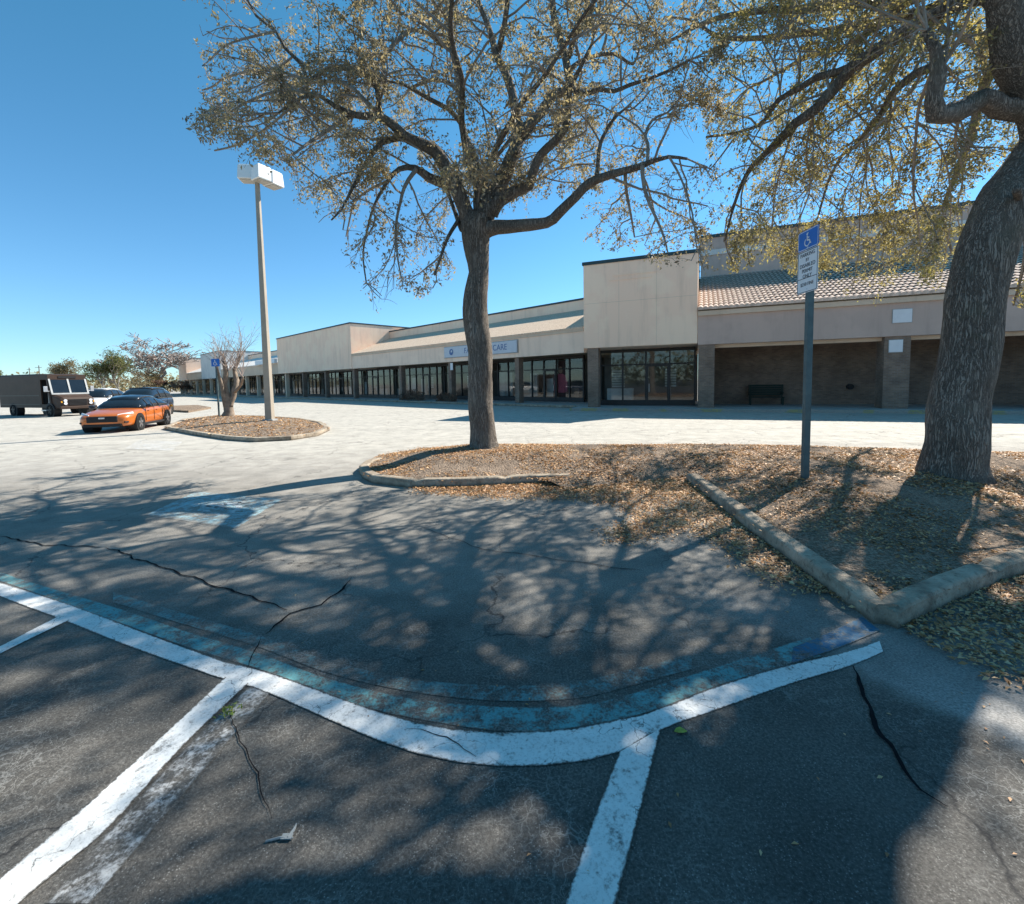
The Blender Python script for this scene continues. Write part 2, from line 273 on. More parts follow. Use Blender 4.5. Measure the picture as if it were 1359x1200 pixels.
# ------------------------------------------------------------------ mesh helpers
class MB:
    def __init__(s): s.v = []; s.f = []; s.uv = {}
    def quad(s, a, b, c, d, uv=None):
        i = len(s.v); s.v += [tuple(a), tuple(b), tuple(c), tuple(d)]; s.f.append((i, i + 1, i + 2, i + 3))
        if uv: s.uv[len(s.f) - 1] = uv
        return s
    def hexa(s, p):            # 8 points: bottom 4 ccw, top 4 ccw
        i = len(s.v); s.v += [tuple(q) for q in p]
        for q in ((3, 2, 1, 0), (4, 5, 6, 7), (0, 1, 5, 4), (1, 2, 6, 5), (2, 3, 7, 6), (3, 0, 4, 7)): s.f.append(tuple(i + j for j in q))
        return s
    def box(s, c, sz, rot=None):
        h = Vector(sz) / 2; pts = []
        for z in (-1, 1):
            for x, y in ((-1, -1), (1, -1), (1, 1), (-1, 1)):
                q = Vector((x * h.x, y * h.y, z * h.z))
                if rot is not None: q = rot @ q
                pts.append(q + Vector(c))
        return s.hexa(pts)
    def tube(s, pts, rs, n=8, cap=True, wob=0., seed=0.):
        pts = [Vector(p) for p in pts]; m = len(pts); t = (pts[1] - pts[0]).normalized()
        u = t.orthogonal().normalized(); base = len(s.v)
        for i, p in enumerate(pts):
            t2 = (pts[min(i + 1, m - 1)] - pts[max(i - 1, 0)])
            if t2.length < 1e-6: t2 = t
            t2.normalize(); u = (u - t2 * u.dot(t2))
            u = u.normalized() if u.length > 1e-5 else t2.orthogonal().normalized()
            w = t2.cross(u)
            for k in range(n):
                a = 2 * PI * k / n; r = rs[i]
                d = u * math.cos(a) + w * math.sin(a)
                if wob: r *= 1 + wob * noise.noise(Vector((d.x * 1.6 + seed, d.y * 1.6, d.z * 1.6)) + p * 1.3) + wob * .6 * noise.noise(p * 4 + d * 3)
                s.v.append(tuple(p + d * r))
        for i in range(m - 1):
            for k in range(n):
                a = base + i * n + k; b = base + i * n + (k + 1) % n
                s.f.append((a, b, b + n, a + n))
        if cap:
            s.f.append(tuple(base + k for k in range(n))[::-1]); s.f.append(tuple(base + (m - 1) * n + k for k in range(n)))
        return s
    def cyl(s, a, b, r, n=16, r2=None): return s.tube([a, b], [r, r if r2 is None else r2], n)
    def loft(s, rings, cap=True):
        n = len(rings[0]); base = len(s.v)
        for r in rings: s.v += [tuple(p) for p in r]
        for i in range(len(rings) - 1):
            for k in range(n):
                a = base + i * n + k; b = base + i * n + (k + 1) % n
                s.f.append((a, b, b + n, a + n))
        if cap: s.f.append(tuple(base + k for k in range(n))[::-1]); s.f.append(tuple(base + (len(rings) - 1) * n + k for k in range(n)))
        return s
    def poly(s, pts):
        i = len(s.v); s.v += [tuple(p) for p in pts]; s.f.append(tuple(range(i, i + len(pts)))); return s
    def slab(s, pts, off):     # extruded polygon
        n = len(pts); i = len(s.v); off = Vector(off)
        s.v += [tuple(p) for p in pts] + [tuple(Vector(p) + off) for p in pts]
        s.f.append(tuple(range(i, i + n))[::-1]); s.f.append(tuple(range(i + n, i + 2 * n)))
        for k in range(n): s.f.append((i + k, i + (k + 1) % n, i + n + (k + 1) % n, i + n + k))
        return s
    def build(s, name, mat, parent=None, smooth=False, bevel=0, sub=0, fix=True, xf=None, boxuv=False):
        me = bpy.data.meshes.new(name); me.from_pydata(s.v, [], s.f)
        if fix and len(s.f) < 30000:
            bm = bmesh.new(); bm.from_mesh(me); bmesh.ops.recalc_face_normals(bm, faces=bm.faces); bm.to_mesh(me); bm.free()
        if s.uv or boxuv:
            ul = me.uv_layers.new(name='UVMap')
            for p in me.polygons:
                if p.index in s.uv:
                    for li, uv in zip(p.loop_indices, s.uv[p.index]): ul.data[li].uv = uv
                elif boxuv:
                    nrm = p.normal; tang = Vector((-nrm.y, nrm.x, 0))
                    tang = tang.normalized() if tang.length > .1 else Vector((1, 0, 0))
                    for li in p.loop_indices:
                        q = me.vertices[me.loops[li].vertex_index].co
                        ul.data[li].uv = (q.dot(tang), q.z if abs(nrm.z) < .7 else q.y)
        if smooth: me.polygons.foreach_set('use_smooth', [True] * len(me.polygons))
        me.materials.append(mat)
        o = bpy.data.objects.new(name, me); COL.objects.link(o)
        if parent is not None: o.parent = parent
        if xf is not None: o.matrix_basis = xf
        if bevel:
            b = o.modifiers.new('bevel', 'BEVEL'); b.width = bevel; b.segments = 2; b.limit_method = 'ANGLE'; b.angle_limit = rad(35)
        if sub:
            m = o.modifiers.new('sub', 'SUBSURF'); m.levels = sub; m.render_levels = sub
        return o
def tag(o, label=None, cat=None, group=None, kind=None):
    if label: o['label'] = label
    if cat: o['category'] = cat
    if group: o['group'] = group
    if kind: o['kind'] = kind
    return o
def empty(name, loc=(0, 0, 0), rz=0., label=None, cat=None, group=None):
    o = bpy.data.objects.new(name, None); COL.objects.link(o); o.location = loc; o.rotation_euler = (0, 0, rz); o.empty_display_size = .2
    return tag(o, label, cat, group)
def text(name, body, size, mat, parent, mtx, ext=.004, align='CENTER'):
    c = bpy.data.curves.new(name, 'FONT'); c.body = body; c.size = size; c.extrude = ext; c.align_x = align; c.align_y = 'CENTER'
    t = bpy.data.objects.new(name, c); me = bpy.data.meshes.new_from_object(t); bpy.data.objects.remove(t); me.materials.clear(); me.materials.append(mat)
    o = bpy.data.objects.new(name, me); COL.objects.link(o); o.parent = parent; o.matrix_basis = mtx; return o
def poly_in(p, poly):
    x, y = p; ins = False; n = len(poly); j = n - 1
    for i in range(n):
        xi, yi = poly[i]; xj, yj = poly[j]
        if (yi > y) != (yj > y) and x < (xj - xi) * (y - yi) / (yj - yi) + xi: ins = not ins
        j = i
    return ins
def leaf_mesh(name, P, Nrm, Ax, L, Wd, mat, parent=None):
    """many small pointed leaves: P centres, Ax long axes, Nrm normals, L lengths, Wd widths (numpy)"""
    n = len(P); B = np.cross(Nrm, Ax)
    V = np.empty((n, 4, 3)); a = Ax * (L / 2)[:, None]; b = B * (Wd / 2)[:, None]; c = Nrm * (L * .12)[:, None]
    V[:, 0] = P - a - c; V[:, 1] = P + b + c * .4; V[:, 2] = P + a - c; V[:, 3] = P - b + c * .4
    me = bpy.data.meshes.new(name); me.vertices.add(n * 4); me.vertices.foreach_set('co', V.reshape(-1).astype(np.float32))
    me.loops.add(n * 4); me.loops.foreach_set('vertex_index', np.arange(n * 4, dtype=np.int32))
    me.polygons.add(n); me.polygons.foreach_set('loop_start', np.arange(0, n * 4, 4, dtype=np.int32)); me.polygons.foreach_set('loop_total', np.full(n, 4, dtype=np.int32))
    me.update(calc_edges=True); me.validate(); me.materials.append(mat)
    o = bpy.data.objects.new(name, me); COL.objects.link(o)
    if parent is not None: o.parent = parent
    return o
def unit(a): return a / np.maximum(np.linalg.norm(a, axis=1, keepdims=True), 1e-9)

#@@GROUND
# ------------------------------------------------------------------ ground
# one sheet to the horizon, finer near the camera
g = MB()
def ring_sheet():
    xs = [-1500, -400, -120, -60, -30, -12, -4, 0, 4, 12, 30, 60, 120, 400, 1500]
    n = len(xs); b = len(g.v)
    for y in xs:
        for x in xs: g.v.append((x, y, 0.))
    for j in range(n - 1):
        for i in range(n - 1): g.f.append((b + j * n + i, b + j * n + i + 1, b + (j + 1) * n + i + 1, b + (j + 1) * n + i))
ring_sheet()
tag(g.build('parking_lot', M['asphalt']), kind='structure')

def strip(name, top, bot, mat, z, ext0=0., ext1=0.):
    """a painted stripe given by its two edges in the photograph, laid on the ground"""
    n = 40
    def samp(ed):
        w = [gr(*p) for p in ed]
        if ext1: w.append(w[-1] + (w[-1] - w[-2]).normalized() * ext1)
        ds = [0]
        for a, b in zip(w, w[1:]): ds.append(ds[-1] + (b - a).length)
        out = []
        for i in range(n + 1):
            s = ds[-1] * i / n; j = max(0, min(len(w) - 2, next((q for q in range(len(ds) - 1) if ds[q + 1] >= s - 1e-9), len(w) - 2)))
            f = (s - ds[j]) / max(1e-9, ds[j + 1] - ds[j])
            # catmull-rom for a smooth curve
            p0, p1, p2, p3 = w[max(0, j - 1)], w[j], w[j + 1], w[min(len(w) - 1, j + 2)]
            out.append(.5 * ((2 * p1) + (p2 - p0) * f + (2 * p0 - 5 * p1 + 4 * p2 - p3) * f * f + (3 * p1 - p0 - 3 * p2 + p3) * f ** 3))
        return out
    A, B = samp(top), samp(bot); m = MB(); acc = 0
    for i in range(n):
        l = (A[i + 1] - A[i]).length; q = [Vector((p.x, p.y, z)) for p in (A[i], A[i + 1], B[i + 1], B[i])]
        m.quad(*q, uv=[(acc, 0), (acc + l, 0), (acc + l, 1), (acc, 1)]); acc += l
    o = m.build(name, mat, fix=False); return tag(o, kind='structure')
wu = [(-40, 762), (20, 780), (100, 806), (190, 840), (300, 880), (345, 890), (430, 920), (500, 945), (560, 962), (620, 971), (690, 973), (763, 968), (830, 954), (872, 944), (949, 913), (1042, 885), (1125, 866), (1167, 851)]
wl = [(-40, 775), (10, 796), (90, 826), (170, 858), (290, 900), (345, 916), (430, 953), (500, 983), (560, 1003), (640, 1017), (727, 1017), (789, 1009), (820, 1001), (877, 969), (954, 942), (1053, 907), (1125, 886), (1172, 866)]
strip('white_stall_line', wu, wl, M['white_line'], .0045)
strip('stall_divider_line', [(299, 900), (155, 1034), (0, 1168)], [(330, 908), (247, 987), (144, 1100), (26, 1200)], M['white_line'], .0065, ext1=1.5)
strip('stall_divider_line', [(822, 1000), (789, 1086), (750, 1200)], [(877, 968), (851, 1071), (817, 1200)], M['white_line'], .0065, ext1=1.2)
strip('stall_divider_line', [(79, 818), (0, 859), (-80, 902)], [(92, 824), (0, 869), (-80, 916)], M['white_line'], .0065, ext1=1.)
strip('faded_divider_line', [(333, 909), (250, 990), (148, 1101), (60, 1200)], [(358, 921), (290, 1000), (205, 1100), (120, 1200)], M['ghost_line'], .0025)
b1u = [(-40, 745), (26, 768), (155, 807), (247, 838), (340, 866), (433, 900), (541, 926), (660, 938), (763, 937), (830, 923), (867, 911), (949, 886), (1022, 862), (1075, 845)]
b1l = [(-40, 760), (20, 778), (150, 824), (247, 859), (345, 889), (430, 919), (500, 944), (660, 971), (763, 967), (830, 953), (872, 943), (949, 912), (1042, 884), (1090, 872)]
strip('blue_stall_line', b1u, b1l, M['blue_worn'], .0025)
strip('faint_blue_line', [(150, 786), (247, 815), (340, 842), (433, 876), (541, 900), (660, 910), (763, 905), (830, 890), (918, 868)], [(150, 800), (247, 830), (340, 858), (433, 893), (541, 918), (660, 931), (763, 928), (830, 913), (918, 889)], M['blue_faint'], .003)
strip('blue_line_end', [(1053, 860), (1100, 840), (1143, 819)], [(1050, 882), (1110, 862), (1168, 838)], M['blue_fresh'], .006)
# wheelchair emblem painted on the bay
q = [gr(193, 684), gr(262, 652), gr(376, 662), gr(312, 702)]
def emb(u, v): return (q[0] * (1 - u) * (1 - v) + q[1] * (1 - u) * v + q[2] * u * v + q[3] * u * (1 - v))
m = MB(); p4 = [emb(0, 0), emb(1, 0), emb(1, 1), emb(0, 1)]
for p in p4: p.z = .0025
m.quad(*p4, uv=[(0, 0), (1, 0), (1, 1), (0, 1)])
tag(m.build('blue_emblem_square', M['emblem_blue'], fix=False), kind='structure')
def wheelchair(place, th=.055):
    """access symbol as strips in a unit square; place(u,v) maps to space"""
    m = MB()
    def seg(a, b, t=th):
        d = Vector((b[0] - a[0], b[1] - a[1])); nn = Vector((-d.y, d.x)).normalized() * t
        pts = [(a[0] + nn.x, a[1] + nn.y), (b[0] + nn.x, b[1] + nn.y), (b[0] - nn.x, b[1] - nn.y), (a[0] - nn.x, a[1] - nn.y)]
        m.quad(*[place(*p) for p in pts], uv=[(0, .2), (1, .2), (1, .8), (0, .8)])
    def disc(c, r):
        for i in range(12):
            a, b = 2 * PI * i / 12, 2 * PI * (i + 1) / 12
            m.v += [tuple(place(c[0], c[1])), tuple(place(c[0] + r * math.cos(a), c[1] + r * math.sin(a))), tuple(place(c[0] + r * math.cos(b), c[1] + r * math.sin(b)))]
            k = len(m.v); m.f.append((k - 3, k - 2, k - 1)); m.uv[len(m.f) - 1] = [(.5, .5)] * 3
    disc((.44, .86), .08)
    pts = [(.44, .76), (.45, .45), (.68, .45), (.78, .2), (.86, .23)]
    for a, b in zip(pts, pts[1:]): seg(a, b)
    seg((.45, .62), (.66, .62), th * .8)
    arc = [(.45 + .26 * math.cos(t), .34 + .26 * math.sin(t)) for t in [rad(125 + i * 22) for i in range(11)]]
    for a, b in zip(arc, arc[1:]): seg(a, b, th * .8)
    return m
def eplace(u, v):
    p = emb(.2 + .6 * (1 - v), .15 + .7 * u); return Vector((p.x, p.y, .005))
tag(wheelchair(eplace, .06).build('white_wheelchair_emblem', M['white_emblem'], fix=False), kind='structure')
# second faded emblem farther down the row
q2 = [gr(165, 596), gr(185, 584), gr(243, 586), gr(228, 599)]; m = MB()
for p in q2: p.z = .004
m.quad(q2[0], q2[3], q2[2], q2[1], uv=[(0, 0), (1, 0), (1, 1), (0, 1)])
tag(m.build('faded_emblem_square', M['ghost_line'], fix=False), kind='structure')
# tar-filled cracks
def crack(pts, w0, seed):
    rr = random.Random(seed); w = [gr(*p) for p in pts]; path = []
    for a, b in zip(w, w[1:]):
        n = max(2, int((b - a).length / .035))
        for i in range(n): path.append(a.lerp(b, i / n))
    m = MB(); L, Rr = [], []
    n = len(path)
    for i, p in enumerate(path):
        t = (path[min(i + 1, n - 1)] - path[max(i - 1, 0)]).normalized(); s = Vector((-t.y, t.x, 0))
        o = noise.noise(p * 5 + Vector((seed, 0, 0))) * .035 + noise.noise(p * 18) * .012
        ww = w0 * (.55 + .8 * abs(noise.noise(p * 7 + Vector((3, seed, 0))))) * min(1, .25 + i / 6, .25 + (n - 1 - i) / 6)
        c = p + s * o; L.append(Vector((*(c + s * ww).xy, .007))); Rr.append(Vector((*(c - s * ww).xy, .007)))
    for i in range(n - 1): m.quad(L[i], L[i + 1], Rr[i + 1], Rr[i])
    tag(m.build('tar_crack_line', M['tar'], fix=False), kind='structure')
crack([(1133, 885), (1148, 931), (1166, 972), (1197, 1014), (1228, 1050), (1272, 1085)], .013, 1)
crack([(140, 727), (211, 752), (288, 778), (330, 792), (386, 812)], .011, 2)
crack([(350, 843), (386, 815), (427, 804), (469, 768)], .012, 3)
crack([(309, 945), (322, 990), (340, 1028), (361, 1100)], .0035, 4)
crack([(325, 890), (340, 862), (352, 842)], .005, 5)
crack([(540, 968), (600, 985), (640, 1012)], .004, 6)
crack([(0, 712), (60, 724), (140, 727)], .012, 7)
crack([(560, 700), (640, 730), (735, 742), (860, 760)], .006, 8)

# planted island: mound of mulch inside concrete kerbs
KERB_Z = .14
isl_px = [(497, 628), (545, 634), (620, 633), (700, 629), (760, 640), (830, 635), (915, 626), (960, 655), (1000, 684), (1050, 715), (1100, 748), (1145, 776), (1178, 793), (1215, 776), (1260, 757), (1310, 740), (1359, 726), (1430, 704)]
isl = [gr(x, y, KERB_Z) for x, y in isl_px]
back = [gr(1500, 616, .1), gr(1359, 602, .1), gr(1200, 597, .1), gr(1000, 591, .1), gr(800, 590, .1), gr(640, 590, .1), gr(560, 595, .1), gr(505, 604, .1), gr(480, 616, .1)]
isl2 = [(p.x, p.y) for p in isl + back]
lip = [(p.x, p.y) for p in isl[4:7]]; lip = lip + lip[-2:0:-1]
def edge_dist(x, y, poly):
    best = 1e9; n = len(poly)
    for i in range(n):
        ax, ay = poly[i]; bx, by = poly[(i + 1) % n]; dx, dy = bx - ax, by - ay
        t = max(0, min(1, ((x - ax) * dx + (y - ay) * dy) / max(1e-9, dx * dx + dy * dy)))
        best = min(best, math.hypot(x - ax - t * dx, y - ay - t * dy))
    return best
def island_z(x, y):
    d = edge_dist(x, y, isl2); s = min(1, d / 1.6); s = s * s * (3 - 2 * s)
    x2 = max(0., 1 - edge_dist(x, y, lip) / .5); lipz = .13 * x2 * x2 * (3 - 2 * x2)
    return .10 - lipz + .2 * s + (.03 * noise.noise(Vector((x * 1.1, y * 1.1, 3))) + .012 * noise.noise(Vector((x * 5, y * 5, 1)))) * min(1, d / .4)
def mound(name, poly, zf, step, mat, kind='structure'):
    pts = []; edges = []
    n = len(poly)
    for i in range(n):
        ax, ay = poly[i]; bx, by = poly[(i + 1) % n]; m = max(1, int(math.hypot(bx - ax, by - ay) / step))
        for j in range(m): pts.append((ax + (bx - ax) * j / m, ay + (by - ay) * j / m))
    nb = len(pts); edges = [(i, (i + 1) % nb) for i in range(nb)]
    xs = [p[0] for p in poly]; ys = [p[1] for p in poly]; y = min(ys)
    while y < max(ys):
        x = min(xs)
        while x < max(xs):
            px, py = x + R_.uniform(-.3, .3) * step, y + R_.uniform(-.3, .3) * step
            if poly_in((px, py), poly) and edge_dist(px, py, poly) > step * .5: pts.append((px, py))
            x += step
        y += step
    V, E, Fc, *_ = delaunay_2d_cdt([Vector(p) for p in pts], edges, [], 1, 1e-5)
    m = MB(); m.v = [(v.x, v.y, zf(v.x, v.y)) for v in V]; m.f = [tuple(f) for f in Fc]
    return tag(m.build(name, mat, smooth=True), kind=kind)
mound('planting_bed_ground', isl2, island_z, .22, M['mulch'])
def kerb(name, path, w=.15, h=.15, z0=0., mat=None, joints=1.5, tilt=0.):
    """kerb stones swept along a path (its inner-top edge line)"""
    m = MB(); pts = []
    for a, b in zip(path, path[1:]):
        n = max(1, int((b - a).length / .12))
        for i in range(n): pts.append(a.lerp(b, i / n))
    pts.append(path[-1]); rings = []; n = len(pts); acc = 0
    for i, p in enumerate(pts):
        t = (pts[min(i + 1, n - 1)] - pts[max(i - 1, 0)]); t.z = 0; t.normalize(); s = Vector((-t.y, t.x, 0))
        if i: acc += (p - pts[i - 1]).length
        gap = .03 if joints and (acc % joints) < .12 else 0
        nn = .004 * noise.noise(p * 2) + .004 * noise.noise(p * 14)
        def P(o, z): return Vector((p.x, p.y, 0)) + s * o + Vector((0, 0, z0 + z))
        hh = h + nn - gap; ww = w / 2 - gap * .4
        rings.append([P(-ww - .02, -.1), P(-ww - .006, hh - .022), P(-ww + .004, hh - .007), P(-ww + .02, hh), P(ww - .02, hh), P(ww - .004, hh - .007), P(ww + .006, hh - .022), P(ww + .02, -.1)])
    m.loft(rings); o = m.build(name, mat or M['kerb'], smooth=False); return tag(o, kind='structure')
def offs(pts, d):
    out = []; n = len(pts)
    for i, p in enumerate(pts):
        t = pts[min(i + 1, n - 1)] - pts[max(i - 1, 0)]; t.z = 0; t.normalize(); out.append(Vector((p.x - t.y * d, p.y + t.x * d, p.z)))
    return out
k1 = [gr(x, y, KERB_Z) for x, y in [(505, 606), (490, 611), (483, 617), (487, 624), (500, 630), (545, 635), (620, 634), (700, 630), (755, 629)]]
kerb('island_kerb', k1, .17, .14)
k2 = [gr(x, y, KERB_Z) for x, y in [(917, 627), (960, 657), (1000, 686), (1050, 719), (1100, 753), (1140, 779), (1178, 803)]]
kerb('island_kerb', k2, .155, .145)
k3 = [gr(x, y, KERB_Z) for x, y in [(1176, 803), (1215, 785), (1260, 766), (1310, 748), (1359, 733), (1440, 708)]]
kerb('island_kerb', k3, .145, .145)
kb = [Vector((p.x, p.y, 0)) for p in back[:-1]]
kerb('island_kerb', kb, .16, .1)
# fallen leaves: thick on the island and where they have drifted over the kerbs
drift1 = [(p.x, p.y) for p in (gr(x, y) for x, y in [(540, 640), (560, 652), (640, 660), (760, 664), (828, 672), (845, 690), (805, 708), (826, 722), (905, 704), (955, 722), (1000, 755), (1040, 775), (1085, 786), (1115, 792), (1165, 815), (1100, 765), (1040, 725), (980, 685), (930, 650), (905, 632), (820, 632), (740, 632), (620, 640)])]
drift2 = [(p.x, p.y) for p in (gr(x, y) for x, y in [(1188, 832), (1240, 862), (1300, 885), (1359, 905), (1460, 940), (1500, 760), (1400, 742), (1300, 768), (1230, 800)])]
P, Nn, A, L, Wd = [], [], [], [], []
def litter(poly, zf, dens, seed, size=1., soft=.25, patchy=False):
    rr = random.Random(seed); xs = [p[0] for p in poly]; ys = [p[1] for p in poly]
    area = (max(xs) - min(xs)) * (max(ys) - min(ys)); n = int(area * dens)
    for _ in range(n):
        x, y = rr.uniform(min(xs), max(xs)), rr.uniform(min(ys), max(ys))
        if not poly_in((x, y), poly):
            if edge_dist(x, y, poly) > soft * rr.random() ** 3: continue
        d = math.hypot(x, y)
        if rr.random() > min(1, 4.5 / d + .25): continue
        if patchy and noise.noise(Vector((x * .9, y * .9, 7))) + .5 * noise.noise(Vector((x * 2.7, y * 2.7, 2))) < rr.uniform(-.5, .25): continue
        s = size * (1 if d < 7 else 1.25)
        P.append((x, y, zf(x, y) + rr.uniform(.002, .02))); t = rr.uniform(0, 2 * PI); tilt = rr.gauss(0, .35), rr.gauss(0, .35)
        nn = Vector((tilt[0], tilt[1], 1)).normalized(); a = Vector((math.cos(t), math.sin(t), 0)); a = (a - nn * a.dot(nn)).normalized()
        Nn.append(nn); A.append(a); l = rr.uniform(.02, .055) * s; L.append(l); Wd.append(l * rr.uniform(.35, .6))
litter(isl2, island_z, 1000, 11, patchy=True)
litter(drift1, lambda x, y: .012, 1900, 12)
litter(drift2, lambda x, y: .012, 1900, 13)
# a few strays over the bay
rr = random.Random(5)
for _ in range(170):
    t = rr.random(); p = gr(rr.uniform(300, 1359), 640 + 520 * rr.random() ** 1.2)
    if poly_in((p.x, p.y), isl2): continue
    if rr.random() < .55 and p.x < 2: continue
    a = rr.uniform(0, 2 * PI); P.append((p.x, p.y, .007)); Nn.append(Vector((rr.gauss(0, .12), rr.gauss(0, .12), 1)).normalized())
    aa = Vector((math.cos(a), math.sin(a), 0)); aa = (aa - Nn[-1] * aa.dot(Nn[-1])).normalized(); A.append(aa); L.append(rr.uniform(.014, .032)); Wd.append(L[-1] * .45)
lo = leaf_mesh('fallen_leaves', np.array(P), np.array([tuple(v) for v in Nn]), np.array([tuple(v) for v in A]), np.array(L), np.array(Wd), M['litter'])
tag(lo, 'brown fallen oak leaves drifted over the island and its kerbs', 'leaf litter', kind='stuff')

# far island with the lamp post
fi_px = [(222, 566), (262, 573), (306, 579), (340, 581), (385, 579), (418, 574), (434, 567), (424, 560), (395, 555), (350, 552), (290, 551), (245, 556)]
fi = [gr(x, y, .13) for x, y in fi_px]; fi2 = [(p.x, p.y) for p in fi]
def fz(x, y): d = edge_dist(x, y, fi2); return .10 + .14 * min(1, d / 1.5) + .03 * noise.noise(Vector((x, y, 5)))
mound('lamp_island_ground', fi2, fz, .5, M['mulch'])
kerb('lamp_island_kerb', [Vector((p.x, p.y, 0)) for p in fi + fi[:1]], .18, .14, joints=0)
P, Nn, A, L, Wd = [], [], [], [], []
litter(fi2, fz, 90, 21, 2.2)
tag(leaf_mesh('fallen_leaves', np.array(P), np.array([tuple(v) for v in Nn]), np.array([tuple(v) for v in A]), np.array(L), np.array(Wd), M['litter']), 'dry leaves covering the far island round the lamp post', 'leaf litter', kind='stuff')
# a third low island far down the row
ti = [gr(x, y, .1) for x, y in [(216, 544), (250, 546), (280, 541), (262, 538), (228, 539)]]
m = MB(); m.slab([Vector((p.x, p.y, -.05)) for p in ti], (0, 0, .19)); tag(m.build('far_island_ground', M['mulch']), kind='structure')
#@@BUILD
# ------------------------------------------------------------------ buildings
def line_hit(px, O, T):                     # distance along a plan line where a pixel column meets it
    d = ray(px, 500); D2 = Vector((d.x, d.y)); q = Vector((O.x - CAM.x, O.y - CAM.y)); t = Vector((T.x, T.y))
    den = D2.x * t.y - D2.y * t.x
    return (q.x * D2.y - q.y * D2.x) / den
class Frame:                               # s along the front, d out towards the lot, z up
    def __init__(s, O, T, N): s.O, s.T, s.N = Vector((O.x, O.y, 0)), T, N
    def p(s, a, d, z): return s.O + s.T * a + s.N * d + Vector((0, 0, z))
    def box(s, m, a0, a1, d0, d1, z0, z1):
        c = [(a0, d0), (a1, d0), (a1, d1), (a0, d1)]
        return m.hexa([s.p(a, d, z0) for a, d in c] + [s.p(a, d, z1) for a, d in c])
    def s(s_, px, d=0.): return line_hit(px, s_.O + s_.N * d, s_.T)
pa, pb = at(600, 500, 39.6), at(405, 500, 61.7)
TA = Vector((pb.x - pa.x, pb.y - pa.y, 0)).normalized(); NA = Vector((-TA.y, TA.x, 0)) if (-TA.y * -pa.x + TA.x * -pa.y) > 0 else Vector((TA.y, -TA.x, 0))
OA = Vector((pa.x, pa.y, 0)); OA = OA + TA * line_hit(775, OA, TA)
FA = Frame(OA, TA, NA)
qa, qb = at(775, 500, 27.3), at(925, 500, 24.7); qc = at(1359, 500, 19.8)
TB = Vector((qc.x - qa.x, qc.y - qa.y, 0)).normalized(); NB = Vector((TB.y, -TB.x, 0))
if NB.dot(Vector((-qa.x, -qa.y, 0))) < 0: NB = -NB
FB = Frame(Vector((qa.x, qa.y, 0)), TB, NB)
CAN, SW = 3.7, .15

